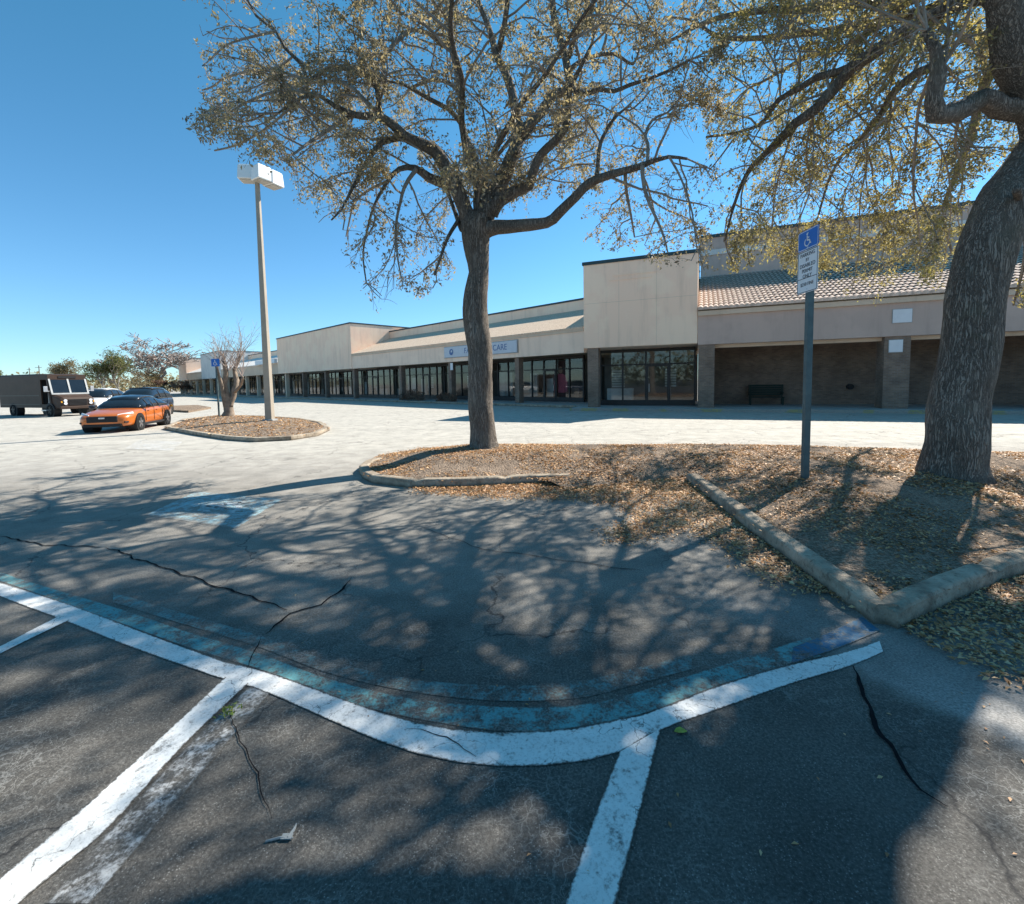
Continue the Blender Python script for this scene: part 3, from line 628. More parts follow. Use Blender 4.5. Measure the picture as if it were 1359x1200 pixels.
shop = empty('shop_row', FA.p(0, 0, 0), 0, 'long beige row of small shops with tan shingle roofs', 'shopping centre')
anchor = empty('anchor_store', FB.p(12, 0, 0), 0, 'grey store with barrel tile roof and dark brick arcade', 'store')
def xpart(m, name, mat, root, **k):
    o = m.build(name, mat, root, **k); par = root; off = Vector((0, 0, 0))
    while par is not None: off += par.location; par = par.parent
    o.matrix_basis = Matrix.Translation(-off); return o
def wpart(m, name, mat, parent, **k):      # child of a part that itself holds the offset
    return m.build(name, mat, parent, **k)
def shop_bay(fr, a0, a1, d, root, nm, door_at=None, seed=0, sill=.35):
    """one glazed bay: dark frame with mullions, glass panes, a door"""
    rr = random.Random(seed); lo, hi = min(a0, a1), max(a0, a1); top = CAN - .05
    n = max(2, round((hi - lo) / 1.25)); xs = [lo + (hi - lo) * i / n for i in range(n + 1)]
    f = MB(); g2 = MB(); head = 2.65
    fr.box(f, lo, hi, d - .06, d + .06, SW, SW + sill); fr.box(f, lo, hi, d - .06, d + .06, top - .18, top)
    fr.box(f, lo + .02, hi - .02, d - .05, d + .05, head, head + .09)
    for x in xs: fr.box(f, x - .045, x + .045, d - .075, d + .075, SW + .002, top - .002)
    dj = door_at if door_at is not None else n // 2
    for i in range(n):
        x0, x1 = xs[i] + .045, xs[i + 1] - .045
        if i != dj:
            g2.quad(fr.p(x0, d, SW + sill), fr.p(x1, d, SW + sill), fr.p(x1, d, head), fr.p(x0, d, head))
        g2.quad(fr.p(x0, d, head + .09), fr.p(x1, d, head + .09), fr.p(x1, d, top - .18), fr.p(x0, d, top - .18))
    w = xpart(f, 'shop_window', M['frame'], root); wpart(g2, 'pane', M['glass'], w, fix=False)
    x0, x1 = xs[dj] + .05, xs[dj + 1] - .05; q = MB()
    dd = d + .03
    fr.box(q, x0, x0 + .1, dd - .03, dd + .06, SW + .01, head); fr.box(q, x1 - .1, x1, dd - .03, dd + .06, SW + .01, head)
    fr.box(q, x0 + .1, x1 - .1, dd - .03, dd + .06, SW + .01, SW + .3); fr.box(q, x0 + .1, x1 - .1, dd - .03, dd + .06, head - .1, head)
    dr = xpart(q, 'door', M['frame'], root)
    wpart(MB().quad(fr.p(x0 + .1, dd, SW + .3), fr.p(x1 - .1, dd, SW + .3), fr.p(x1 - .1, dd, head - .1), fr.p(x0 + .1, dd, head - .1)), 'pane', M['glass'], dr, fix=False)
    h = MB(); h.cyl(fr.p(x0 + .16, dd + .1, 1.0), fr.p(x0 + .16, dd + .1, 1.5), .016, 8); wpart(h, 'handle', M['silver'], dr)
    # things inside that show through the glass: counters, displays, blinds
    for _ in range(max(1, int((hi - lo) / 1.6))):
        c = rr.uniform(lo + .4, hi - .4); m2 = MB(); hh = rr.uniform(.9, 2.2); dw = rr.uniform(.5, 1.1)
        kind = rr.random()
        if kind < .4:
            fr.box(m2, c - dw / 2, c + dw / 2, d - .35, d - .2, SW + .4, SW + .4 + hh); xpart(m2, 'display_panel', M['interior_pale'], root)
        elif kind < .7:
            fr.box(m2, c - dw, c + dw, d - 2.2, d - 1.6, SW, SW + 1.05); xpart(m2, 'counter', M['interior_pale'], root)
        else:
            for z in range(7): fr.box(m2, c - dw / 2, c + dw / 2, d - .16, d - .12, 1.3 + z * .16, 1.42 + z * .16)
            xpart(m2, 'blind', M['interior_pale'], root)
sA = lambda px, d=0.: FA.s(px, d)
END = sA(232)
# sections along the row: roofed stretches and raised blocks
b1a, b1b, b2a, b2b, b3a, b3b = sA(468), sA(370), sA(294), sA(268), sA(248), sA(238)
slopes = [(0, b1a), (b1b, b2a), (b2b, b3a)]
blocks = [(b1a, b1b, 8.75, 'stucco'), (b2a, b2b, 8.9, 'stucco_far'), (b3a, b3b, 9.0, 'stucco_cream')]
SET = -5.0
m = MB(); FA.box(m, -1.5, END, -12.3, -12, 0, 7.2); FA.box(m, END - .3, END, -12, -3.2, 0, 7.2)
xpart(m, 'rear_wall', M['stucco'], shop)
m = MB(); FA.box(m, -1.2, END, -8.2, -8, SW, CAN); xpart(m, 'inner_wall', M['interior'], shop)
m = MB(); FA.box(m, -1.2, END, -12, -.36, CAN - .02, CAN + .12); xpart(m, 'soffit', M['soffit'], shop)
for i, (a, b) in enumerate(slopes):
    m = MB(); FA.box(m, a, b, -.35, 0, CAN - .1, 5.0); xpart(m, 'fascia', M['stucco_tan'] if i else M['stucco_cream'], shop, boxuv=False)
    m = MB(); FA.box(m, a, b, -.2, .07, 5.0, 5.2); xpart(m, 'gutter', M['stucco_tan'], shop)
    m = MB(); m.slab([FA.p(a, .12, 5.2), FA.p(b, .12, 5.2), FA.p(b, SET, 7.25), FA.p(a, SET, 7.25)], (0, 0, .09)); xpart(m, 'roof', M['shingle'] if i == 0 else M['stucco_far'], shop)  # farther slopes get a paler colour in place of bright sun
    m = MB(); FA.box(m, a, b, SET - .3, SET - .02, 6.9, 8.1); xpart(m, 'parapet', M['stucco'], shop)
    m = MB(); FA.box(m, a, b, SET - .36, SET + .05, 8.1, 8.24); xpart(m, 'coping', M['dark_trim'], shop)
for a, b, zt, mt in blocks:
    m = MB(); FA.box(m, a, b, -9, .06, CAN - .1, zt); xpart(m, 'raised_facade', M[mt], shop, bevel=.02)
    m = MB(); FA.box(m, a - .05, b + .05, -9.05, .13, zt, zt + .14); xpart(m, 'coping', M['dark_trim'], shop)
# white strip painting bright sun on the second section's roof slope
m = MB(); FA.box(m, b1b + .1, b1b + 9, .08, .5, 5.25, 5.9); xpart(m, 'lit_roof_strip', M['sign_white'], shop)
# raised block at the near end stands a little forward, on the second front line
sB = lambda px, d=0.: FB.s(px, d)
c0, c1 = 0., sB(925)
m = MB(); FB.box(m, c0, c1, -12, 0, CAN - .02, 8.55); rb = xpart(m, 'raised_facade', M['stucco'], shop, bevel=.03)
m = MB(); FB.box(m, c0 - .06, c1 + .06, -12.05, .08, 8.55, 8.72); xpart(m, 'coping', M['dark_trim'], shop)
m = MB()
for z, a, b in ((7.75, .28, .66), (7.5, .24, .62)): FB.box(m, c0 + (c1 - c0) * a, c0 + (c1 - c0) * b, .002, .035, z, z + .09)
xpart(m, 'sign_rail', M['stucco'], shop)
m = MB()
for f_ in (.33, .66): FB.box(m, c0 + (c1 - c0) * f_ - .008, c0 + (c1 - c0) * f_ + .008, .001, .004, CAN, 8.5)
FB.box(m, c0 + .02, c1 - .02, .001, .004, 6.28, 6.295); xpart(m, 'control_joint', M['stucco_tan'], shop)
m = MB(); FB.box(m, c0 - .3, c1, -8.3, -8, SW, CAN - .03); xpart(m, 'inner_wall', M['interior'], shop)
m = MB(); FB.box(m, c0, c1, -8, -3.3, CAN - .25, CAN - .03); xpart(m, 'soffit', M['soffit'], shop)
# columns
for i, px in enumerate([689, 600, 534, 472, 434, 404, 381, 361, 343, 328, 314, 302, 290, 280, 270, 261, 253, 246, 240]):
    m = MB(); a = sA(px, -.45); w = .42; FA.box(m, a - w / 2, a + w / 2, -.7, -.2, SW, CAN - .12); xpart(m, 'column', M['brick'] if i < 6 else M['stucco_tan'], shop, boxuv=True)
m = MB(); a = sB(788, -.3); FB.box(m, a - .32, a + .32, -.7, -.06, SW, CAN - .02); xpart(m, 'column', M['brick'], shop, boxuv=True)
# glazed bays
cols = [sA(px, -3.) for px in (775, 689, 600, 534, 472, 434, 404, 381, 361, 343, 328, 314, 302, 290, 280, 270, 261, 253, 246, 240)]
for i, (a, b) in enumerate(zip(cols, cols[1:])):
    shop_bay(FA, a + .1, b - .1, -3.1, shop, 'bay', seed=i)
    m = MB(); FA.box(m, b - .12, b + .12, -3.2, -3.0, SW, CAN - .02); xpart(m, 'pier', M['stucco_tan'], shop)
shop_bay(FB, sB(797, -2.2), sB(922, -2.2), -2.2, shop, 'bay', door_at=2, seed=77)
# sidewalks
m = MB(); FA.box(m, -1.6, END + 20, -12, .95, -.1, SW); tag(m.build('sidewalk', M['concrete']), kind='structure')
m = MB(); FB.box(m, -.6, 60, -9, .95, -.1, SW + .004); tag(m.build('sidewalk', M['concrete']), kind='structure')
m = MB(); FB.box(m, -.6, 60, .955, 1.12, -.1, SW + .012); tag(m.build('sidewalk_kerb', M['kerb_yellow'], bevel=.02), kind='structure')
m = MB(); FA.box(m, -.5, END + 20, .955, 1.12, -.1, SW + .012); tag(m.build('sidewalk_kerb', M['kerb'], bevel=.02), kind='structure')

# grey anchor store
a0, a1 = c1 + .02, sB(925) + 62
XT = a1
m = MB(); FB.box(m, a0, XT, -.4, -.03, CAN - .1, 5.15); xpart(m, 'fascia', M['stucco_grey'], anchor)
m = MB(); FB.box(m, a0, XT, -.3, .1, 5.15, 5.42); xpart(m, 'gutter', M['stucco_tan'], anchor)
# barrel tiles: corrugated slope, courses stepped
m = MB(); ST = -8.5; rows = 16; pitch = .25; na = int((XT - a0) / pitch * 6)
zlo, zhi = 5.5, 8.9
for r in range(rows):
    d0 = .22 + (ST - .22) * r / rows; d1 = .22 + (ST - .22) * (r + 1) / rows; z0 = zlo + (zhi - zlo) * r / rows; z1 = zlo + (zhi - zlo) * (r + 1) / rows
    base = len(m.v)
    for i in range(na + 1):
        s_ = a0 + (XT - a0) * i / na; hgt = .075 * abs(math.sin(PI * (s_ - a0) / pitch)) ** .8
        jit = .012 * noise.noise(Vector((int((s_ - a0) / pitch) * 3.7, r * 2.1, 0)))
        m.v.append(tuple(FB.p(s_, d0 + jit, z0 + hgt + .05))); m.v.append(tuple(FB.p(s_, d1, z1 + hgt)))
    for i in range(na):
        b = base + i * 2; m.f.append((b, b + 2, b + 3, b + 1))
    if r == 0:
        b2 = len(m.v)
        for i in range(na + 1): m.v.append(tuple(FB.p(a0 + (XT - a0) * i / na, .2, zlo - .05)))
        for i in range(na): m.f.append((base + i * 2, b2 + i, b2 + i + 1, base + i * 2 + 2))
xpart(m, 'tile_roof', M['tile'], anchor, fix=False)
m = MB(); FB.box(m, a0, XT, ST, .05, 5.42, 5.46); m.slab([FB.p(a0, .1, 5.42), FB.p(XT, .1, 5.42), FB.p(XT, ST, 8.82), FB.p(a0, ST, 8.82)], (0, 0, -.03)); xpart(m, 'roof_deck', M['soffit'], anchor)
m = MB(); FB.box(m, a0 + .1, XT, ST - 8, ST - .02, 8.2, 11.6); xpart(m, 'upper_wall', M['stucco_grey'], anchor)
m = MB(); FB.box(m, a0 + .02, XT, ST - 8.05, ST + .07, 11.6, 11.8); xpart(m, 'coping', M['dark_trim'], anchor)
m = MB(); FB.box(m, a0 + .1, XT, ST - .018, ST + .05, 10.4, 10.75); xpart(m, 'band', M['stucco_far'], anchor)
m = MB(); FB.box(m, a0 + .02, XT, -4.6, -4.25, SW, CAN + .2); xpart(m, 'back_wall', M['brick'], anchor, boxuv=True)
m = MB(); FB.box(m, a0 + .02, a0 + .3, -4.2, -.7, SW, CAN + .1); xpart(m, 'side_wall', M['brick'], anchor, boxuv=True)
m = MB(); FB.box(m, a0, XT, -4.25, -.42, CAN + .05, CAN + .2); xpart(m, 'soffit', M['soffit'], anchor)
m = MB(); FB.box(m, a0, XT, -.7, -.45, CAN - .28, CAN + .04); xpart(m, 'beam', M['stucco_tan'], anchor)
for px in (937, 1185, 1440, 1700):
    a = sB(px, -.5); w = .82 if px < 1000 else 1.0; m = MB(); FB.box(m, a - w / 2, a + w / 2, -1.15, -.06 if px < 1000 else -.1, SW, CAN - .105); xpart(m, 'column', M['brick'], anchor, boxuv=True)
cap_wall = MB(); cap_wall.cyl(FB.p(sB(1128, -4.2), -4.25, 1.15), FB.p(sB(1128, -4.2), -4.0, 1.15), .16, 16); xpart(cap_wall, 'wall_pipe', M['black_plastic'], anchor)
# white square notices
def notice(px, d, z0, z1, w, label):
    a = sB(px, d); e = empty('notice_board', FB.p(a, d, z0), 0, label, 'notice', 'white notices on the grey store')
    m = MB(); FB.box(m, a - w / 2, a + w / 2, d, d + .04, z0, z1); xpart(m, 'board', M['notice'], e, bevel=.005)
    m = MB(); FB.box(m, a - w / 2 - .02, a + w / 2 + .02, d - .004, d + .02, z0 - .02, z1 + .02); xpart(m, 'rim', M['steel'], e)
notice(1194, -.02, 4.22, 4.84, .72, 'white square notice on the grey fascia above the brick column')
notice(1187, -.08, 2.85, 3.42, .52, 'small white notice on the face of the brick column')
e = empty('notice_board', FA.p(sA(600, -.2), -.2, 3), 0, 'narrow white plate at the top of a column beneath the eye care sign', 'notice')
a = sA(600, -.2); m = MB(); FA.box(m, a - .17, a + .17, -.19, -.16, 2.9, 3.5); xpart(m, 'board', M['notice'], e)
m = MB(); FA.box(m, a - .19, a + .19, -.195, -.165, 2.88, 3.52); xpart(m, 'rim', M['steel'], e)
# shop sign on the fascia
e = empty('shop_sign', FA.p(sA(640), .02, 4.4), 0, 'pale sign board with blue lettering on the beige fascia behind the oak trunk', 'sign')
a, b = sA(592), sA(688); m = MB(); FA.box(m, min(a, b), max(a, b), .02, .14, 3.98, 4.86); xpart(m, 'board', M['shop_sign'], e, bevel=.01)
m = MB(); FA.box(m, min(a, b) - .05, max(a, b) + .05, .005, .1, 3.93, 4.91); xpart(m, 'rim', M['steel'], e)
# text runs left to right as seen from the lot
X = -TA; Zv = Vector((0, 0, 1)); Yv = NA
def sign_mtx(fr, xdir, pos, base):
    mt = Matrix((xdir, Zv, xdir.cross(Zv))).transposed().to_4x4(); mt.translation = pos - base; return mt
text('lettering', 'FAMILY EYE CARE', .64, M['sign_lettering'], e, sign_mtx(FA, X, FA.p(sA(645.5), .146, 4.42), e.location), .006)
lg = MB(); c = FA.p(sA(601.5), .15, 4.42)
lg.slab([c + X * (.27 * math.cos(t)) + Zv * (.27 * math.sin(t)) for t in [2 * PI * i / 20 for i in range(20)]], NA * .01); xpart(lg, 'emblem', M['sign_lettering'], e)
lg = MB(); c = c + NA * .012 + X * .05 + Zv * .06
lg.slab([c + X * (.1 * math.cos(t)) + Zv * (.1 * math.sin(t)) for t in [2 * PI * i / 14 for i in range(14)]], NA * .008); xpart(lg, 'emblem_pupil', M['shop_sign'], e)
# pink poster in the shop window
pc = sA(744, -3.25); e = empty('window_poster', FA.p(pc, -3.25, SW), 0, 'tall shop window poster showing a figure in a pink top', 'poster')
m = MB(); FA.box(m, pc - .75, pc + .75, -3.28, -3.25, .5, 3.3); xpart(m, 'board', M['poster'], e)
def blob(pts, d): return [FA.p(pc - u, d, v) for u, v in pts]
m = MB(); m.slab(blob([(-.62, .9), (-.66, 1.7), (-.5, 2.15), (-.2, 2.32), (.2, 2.32), (.5, 2.15), (.66, 1.7), (.62, .9), (.42, .9), (.42, 1.5), (.38, .85), (-.38, .85), (-.42, 1.5), (-.42, .9)], -3.245), NA * .01); xpart(m, 'printed_top', M['pink'], e)
m = MB(); m.slab(blob([(.2 * math.cos(t), 2.62 + .27 * math.sin(t)) for t in [2 * PI * i / 16 for i in range(16)]], -3.24), NA * .01); xpart(m, 'printed_face', M['skin'], e)
# bench in the arcade
a, b = sB(994, -3.6), sB(1041, -3.6); c = (a + b) / 2; w = b - a
e = empty('park_bench', FB.p(c, -3.6, SW), 0, 'dark green slatted bench against the brick arcade wall', 'bench')
m = MB()
for i in range(4): FB.box(m, c - w / 2, c + w / 2, -3.75 + i * .13, -3.75 + i * .13 + .1, .58, .62)
xpart(m, 'seat', M['bench'], e)
m = MB()
for i in range(5): FB.box(m, c - w / 2, c + w / 2, -3.9, -3.86, .7 + i * .13, .81 + i * .13)
xpart(m, 'backrest', M['bench'], e)
for x in (c - w / 2 + .08, c + w / 2 - .08):
    m = MB(); FB.box(m, x - .04, x + .04, -3.86, -3.8, SW, 1.3); FB.box(m, x - .04, x + .04, -3.35, -3.29, SW, .58); FB.box(m, x - .04, x + .04, -3.86, -3.29, .53, .578); FB.box(m, x - .04, x + .04, -3.8, -3.3, .82, .87); xpart(m, 'leg', M['bench'], e)
# shrub in front of the windows
#@@TREES
# ------------------------------------------------------------------ trees
def dense(pts, step):
    """catmull-rom resample of [(Vector, radius)]"""
    out = []
    n = len(pts)
    for j in range(n - 1):
        p0, p1, p2, p3 = pts[max(0, j - 1)][0], pts[j][0], pts[j + 1][0], pts[min(n - 1, j + 2)][0]
        k_ = max(1, int((p2 - p1).length / step))
        for i in range(k_):
            f = i / k_
            p = .5 * ((2 * p1) + (p2 - p0) * f + (2 * p0 - 5 * p1 + 4 * p2 - p3) * f * f + (3 * p1 - p0 - 3 * p2 + p3) * f ** 3)
            out.append((p, pts[j][1] * (1 - f) + pts[j + 1][1] * f))
    out.append(pts[-1]); return out
class Oak:
    def __init__(s, D0, outline, seed, leafscale=1., zmax=14, dens=1., avoid=None, nl=21):
        s.nl = nl
        s.D0, s.outline, s.rr, s.ls, s.zmax, s.dens, s.avoid = D0, outline, random.Random(seed), leafscale, zmax, dens, avoid
        s.trunk, s.branch = MB(), MB(); s.paths = []; s.LP, s.LA, s.LN, s.LL, s.LW = [], [], [], [], []; s.seed = seed
    def px(s, pts, d0=0., d1=None):
        """a limb traced as (px, py, half width in px); its depth runs from d0 to d1 metres off the trunk"""
        d1 = d0 if d1 is None else d1; n = len(pts); out = []
        for i, q in enumerate(pts):
            Y = s.D0 + d0 + (d1 - d0) * i / max(1, n - 1); out.append((at(q[0], q[1], Y), q[2] * Y / F))
        return out
    def limb(s, pts, main=False, grow=True, wob=.1, sides=None):
        d = dense(pts, .16); rmax = max(r for _, r in d)
        sides = sides or (28 if main else 12 if rmax > .08 else 8)
        mb = s.trunk if rmax > .05 else s.branch
        jp = [(p + Vector((noise.noise(p * 1.7), noise.noise(p * 1.7 + Vector((9, 0, 0))), noise.noise(p * 1.7 + Vector((0, 9, 0))))) * min(.05, r * .5), r) for p, r in d]
        mb.tube([p for p, _ in jp], [r for _, r in jp], sides, wob=wob, seed=s.seed)
        if grow: s.paths.append(d)
        return d
    def ok(s, p, strict=True):
        if p.z > s.zmax: return False
        x, y = proj(p)
        if x < -8e3: return True
        if s.avoid and s.avoid[0] < x < s.avoid[2] and s.avoid[1] < y < s.avoid[3] and p.y < s.avoid[4]: return False
        if poly_in((x, y), s.outline): return True
        return (not strict) and s.rr.random() < .3
    def grow(s, rlim=.17, spacing=.3, length=(1.1, 2.4), skip=0., updir=.25):
        rr = s.rr
        todo = list(s.paths); s.paths = []
        for d in todo:
            acc = 0; nxt = rr.uniform(.1, spacing); tot = sum((b[0] - a[0]).length for a, b in zip(d, d[1:])); run = 0
            for i in range(1, len(d)):
                st = (d[i][0] - d[i - 1][0]).length; acc += st; run += st
                if d[i][1] > rlim or run < skip: continue
                if acc >= nxt:
                    acc = 0; nxt = spacing * rr.uniform(.6, 1.5) / s.dens
                    t = (d[i][0] - d[i - 1][0]).normalized(); s.side(d[i][0], t, d[i][1], rr.uniform(*length), updir)
            # the limb's own tip carries on as a fan of twigs
            t = (d[-1][0] - d[-2][0]).normalized()
            for _ in range(3): s.side(d[-1][0], (t * 2 + Vector((rr.gauss(0, .5), rr.gauss(0, .5), rr.gauss(0, .4)))).normalized(), d[-1][1] * 1.5, rr.uniform(.9, 1.6), .0, along=True)
    def side(s, p, t, r, L, updir, along=False):
        rr = s.rr
        if along: dirv = t.copy()
        else:
            u = t.orthogonal().normalized(); u = Matrix.Rotation(rr.uniform(0, 2 * PI), 3, t) @ u
            a = rad(rr.uniform(35, 75)); dirv = (t * math.cos(a) + u * math.sin(a)); dirv.z += updir * rr.random(); dirv.normalize()
        if not s.ok(p + dirv * L * .85):
            L *= .55
            if not s.ok(p + dirv * L * .9): return
        n = max(3, int(L / .22)); r0 = min(r * .6, .028, .009 + L * .008); pts = [p]; rs = [r0]; q = p.copy()
        for i in range(n):
            dirv = (dirv + Vector((rr.gauss(0, .2), rr.gauss(0, .2), rr.gauss(0, .18) - .07 * i / n))).normalized()
            q = q + dirv * (L / n); pts.append(q.copy()); rs.append(r0 * (1 - .7 * (i + 1) / n) + .002)
            if not s.ok(q + dirv * .3): break
            if i > 0 or along:
                for _ in range(2 if rr.random() < .75 else 1): s.twig(q, dirv)
        s.branch.tube(pts, rs, 4, cap=False)
        s.twig(q, dirv); s.twig(q, dirv)
    def twig(s, p, t):
        rr = s.rr
        dirv = (t * .6 + Vector((rr.gauss(0, .7), rr.gauss(0, .7), rr.gauss(-.1, .5)))).normalized(); L = rr.uniform(.28, .75); n = 4; q = p.copy(); pts = [p]; rs = [.0055]
        if not s.ok(p + dirv * L): return
        # crowns thin and thicken in clumps
        dn = noise.noise(p * .55 + Vector((s.seed * 7, 0, 0))) * .9 + noise.noise(p * 1.5 + Vector((0, s.seed, 0))) * .55
        cnt = s.nl * (1 + 2.1 * dn) * s.dens
        if proj(p)[1] < -60 or proj(p)[0] < -8e3: cnt *= .4
        for i in range(n):
            dirv = (dirv + Vector((rr.gauss(0, .2), rr.gauss(0, .2), -.12))).normalized(); q = q + dirv * (L / n); pts.append(q.copy()); rs.append(.005 - .0008 * i)
        s.branch.tube(pts, rs, 3, cap=False)
        for _ in range(max(0, int(cnt * rr.uniform(.6, 1.4)))):
            f = rr.uniform(.2, 1.05) * n; j = min(n - 1, int(f)); a = pts[j].lerp(pts[j + 1], f - j) + Vector((rr.gauss(0, .05), rr.gauss(0, .05), rr.gauss(-.02, .05)))
            ax = (dirv * .5 + Vector((rr.gauss(0, .7), rr.gauss(0, .7), rr.gauss(-.3, .6)))).normalized()
            nn = Vector((rr.gauss(0, .6), rr.gauss(0, .6), rr.gauss(.5, .6))); nn = (nn - ax * nn.dot(ax)).normalized()
            s.LP.append(tuple(a)); s.LA.append(tuple(ax)); s.LN.append(tuple(nn)); l = (.034 + .075 * rr.random() ** 1.4) * s.ls; s.LL.append(l); s.LW.append(l * rr.uniform(.34, .5))
    def build(s, name, label, leafmat, barkmat, base, group=None):
        e = empty(name, base, 0, label, 'tree', group); off = Matrix.Translation(-Vector(base))
        s.trunk.build('trunk', barkmat, e, smooth=True, fix=False, xf=off)
        s.branch.build('branches', M['twig'], e, smooth=False, fix=False, xf=off)
        o = leaf_mesh('crown', np.array(s.LP), np.array(s.LN), np.array(s.LA), np.array(s.LL), np.array(s.LW), leafmat, e); o.matrix_basis = off
        return e
# --- the oak in the middle of the island
base = gr(641, 597, .22); D0 = base.y
out1 = [(-150, -700), (230, -300), (262, 0), (264, 60), (262, 130), (240, 152), (264, 170), (262, 212), (300, 222), (322, 208), (368, 214), (378, 250), (392, 288), (430, 300), (457, 300), (462, 345), (472, 400), (495, 425), (515, 395), (545, 400), (575, 385), (602, 395), (612, 350), (607, 312), (600, 290), (640, 270), (668, 296), (735, 300), (762, 290), (790, 330), (860, 345), (900, 352), (935, 388), (948, 340), (962, 200), (985, 0), (1050, -300), (1100, -700)]
oak = Oak(D0, out1, 3, 1.0, 13.5, 1.0, None, 27)
fl = [(643, 606, 27), (642, 599, 22.5), (641, 588, 18.6), (640, 560, 16.6), (637, 500, 16), (634, 440, 16.6), (631, 400, 16), (634, 363, 13.2), (633, 340, 15), (630, 318, 17.5), (630, 300, 19), (634, 285, 17)]
oak.limb(oak.px(fl), main=True, grow=False, wob=.09)
Lb = lambda p, a=0., b=None, **k: oak.limb(oak.px(p, a, b), **k)
Lb([(628, 312, 14), (617, 275, 10), (606, 250, 9), (594, 228, 8.5), (580, 202, 8), (555, 190, 7), (535, 181, 6.5), (520, 166, 5.5), (504, 155, 5), (470, 153, 4), (445, 142, 3.2), (425, 128, 2.4), (400, 130, 1.8), (370, 150, 1.4)], 0, -1.2)
Lb([(503, 154, 4.5), (502, 130, 4), (500, 117, 4), (485, 100, 4), (460, 91, 3.8), (438, 91, 3.3), (408, 106, 2.6), (400, 85, 2.2), (378, 64, 2), (366, 42, 1.8), (340, 20, 1.6), (325, -10, 1.2)], -.5, -1.2)
Lb([(500, 120, 3), (509, 95, 2.6), (510, 76, 2.4), (530, 52, 2.2), (548, 40, 2), (575, 46, 2)], -.6, .3)
Lb([(497, 147, 3), (470, 119, 2.6), (452, 110, 2.3), (430, 108, 2), (400, 112, 1.5)], -.4, .8)
Lb([(535, 183, 4), (505, 191, 3.5), (484, 220, 2.8), (470, 245, 2), (455, 275, 1.5), (440, 292, 1)], -.4, -1.5)
Lb([(470, 153, 3), (440, 170, 2.4), (410, 190, 2), (388, 206, 1.2)], -.6, -2)
Lb([(425, 128, 2.2), (380, 120, 1.8), (340, 130, 1.5), (305, 150, 1.2), (280, 180, 1)], -1.1, -1.)
Lb([(408, 106, 2), (370, 95, 1.7), (330, 95, 1.5), (295, 105, 1.2)], -1, .5)
Lb([(366, 42, 1.8), (330, 50, 1.5), (300, 60, 1.2), (278, 80, 1)], -1.2, -2.)
Lb([(400, 130, 1.6), (360, 165, 1.4), (320, 190, 1.2), (285, 200, 1)], -1.2, -.3)
Lb([(602, 248, 7), (585, 243, 6.5), (568, 236, 6), (550, 223, 4.2), (530, 225, 3.2), (514, 240, 2.4), (500, 265, 1.8), (490, 295, 1.5), (482, 335, 1.1), (486, 375, .9)], 0, -.8)
Lb([(552, 225, 3), (537, 248, 2.4), (531, 268, 2), (525, 300, 1.6), (527, 335, 1.2), (532, 365, .9)], -.3, -1.2)
Lb([(515, 240, 2), (490, 252, 1.6), (470, 270, 1.3), (462, 300, 1)], -.3, .8)
Lb([(613, 305, 4), (603, 280, 2.6), (596, 260, 2)], 0, .5)
Lb([(610, 290, 3), (594, 315, 2.4), (586, 338, 2), (577, 365, 1.2)], 0, -.6)
Lb([(650, 266, 8), (641, 246, 8), (634, 230, 6.8), (626, 204, 6), (617, 182, 5), (612, 160, 4.5), (611, 135, 4.4), (608, 100, 4), (600, 65, 3.6), (597, 30, 3.2), (600, -5, 2.8), (606, -60, 2)], .1, 1.2)
Lb([(613, 166, 3.4), (596, 145, 3), (570, 132, 2.7), (550, 121, 2.2), (535, 112, 1.6), (515, 108, 1.2)], .5, -.8)
Lb([(608, 122, 2.8), (592, 108, 2.5), (570, 107, 2.2), (545, 118, 1.8)], .6, 1.8)
Lb([(600, 64, 3), (585, 60, 2.6), (570, 45, 2.4), (545, 40, 2), (525, 55, 1.8), (505, 80, 1.4)], .9, .4)
Lb([(597, 30, 2.6), (580, 10, 2), (560, -20, 1.6)], 1, 0)
Lb([(641, 292, 14), (655, 260, 11.5), (669, 230, 9.8), (683, 203, 8.6), (686, 175, 7.8), (684, 142, 6), (678, 112, 5.4), (668, 90, 5), (659, 72, 4.6), (650, 42, 3.6), (637, 8, 3), (625, -40, 2.4)], 0, 1.)
Lb([(660, 74, 4), (666, 50, 3.6), (672, 10, 3.2), (678, -50, 2.4)], .9, -.5)
Lb([(686, 178, 7), (707, 161, 6), (724, 140, 5.8), (735, 124, 5.6), (754, 118, 5), (752, 92, 4.8), (748, 66, 4.5), (738, 35, 4.2), (733, 0, 3.8), (728, -60, 3)], .2, 1.2)
Lb([(754, 78, 4), (764, 46, 3.6), (777, 20, 3.4), (792, -5, 3), (815, -60, 2.2)], .8, -.6)
Lb([(756, 119, 3.6), (775, 125, 3.2), (795, 119, 2.8), (815, 121, 2.5), (835, 113, 2.3), (860, 105, 2), (885, 95, 1.7), (915, 80, 1.2)], .5, -.6)
Lb([(755, 92, 3), (775, 79, 2.6), (796, 73, 2.3), (816, 72, 2), (840, 85, 1.7), (850, 60, 1.3)], .6, 1.5)
Lb([(800, 66, 2), (805, 45, 1.7), (797, 25, 1.3)], 1, 1)
Lb([(652, 284, 10), (664, 265, 9), (687, 254, 7.6), (703, 246, 7), (707, 228, 6), (718, 206, 5.4), (735, 190, 5.2), (750, 172, 4.6), (755, 142, 4), (757, 118, 3.4), (770, 90, 2.6), (785, 60, 2)], 0, -1.2)
Lb([(642, 306, 12), (660, 303, 9.5), (688, 301, 8), (714, 297, 7.5), (735, 290, 7), (752, 272, 6.4), (773, 252, 6), (795, 238, 5.6), (819, 229, 5), (850, 222, 4.2), (868, 214, 3), (888, 208, 2.2), (912, 211, 1.6)], 0, -1.5)
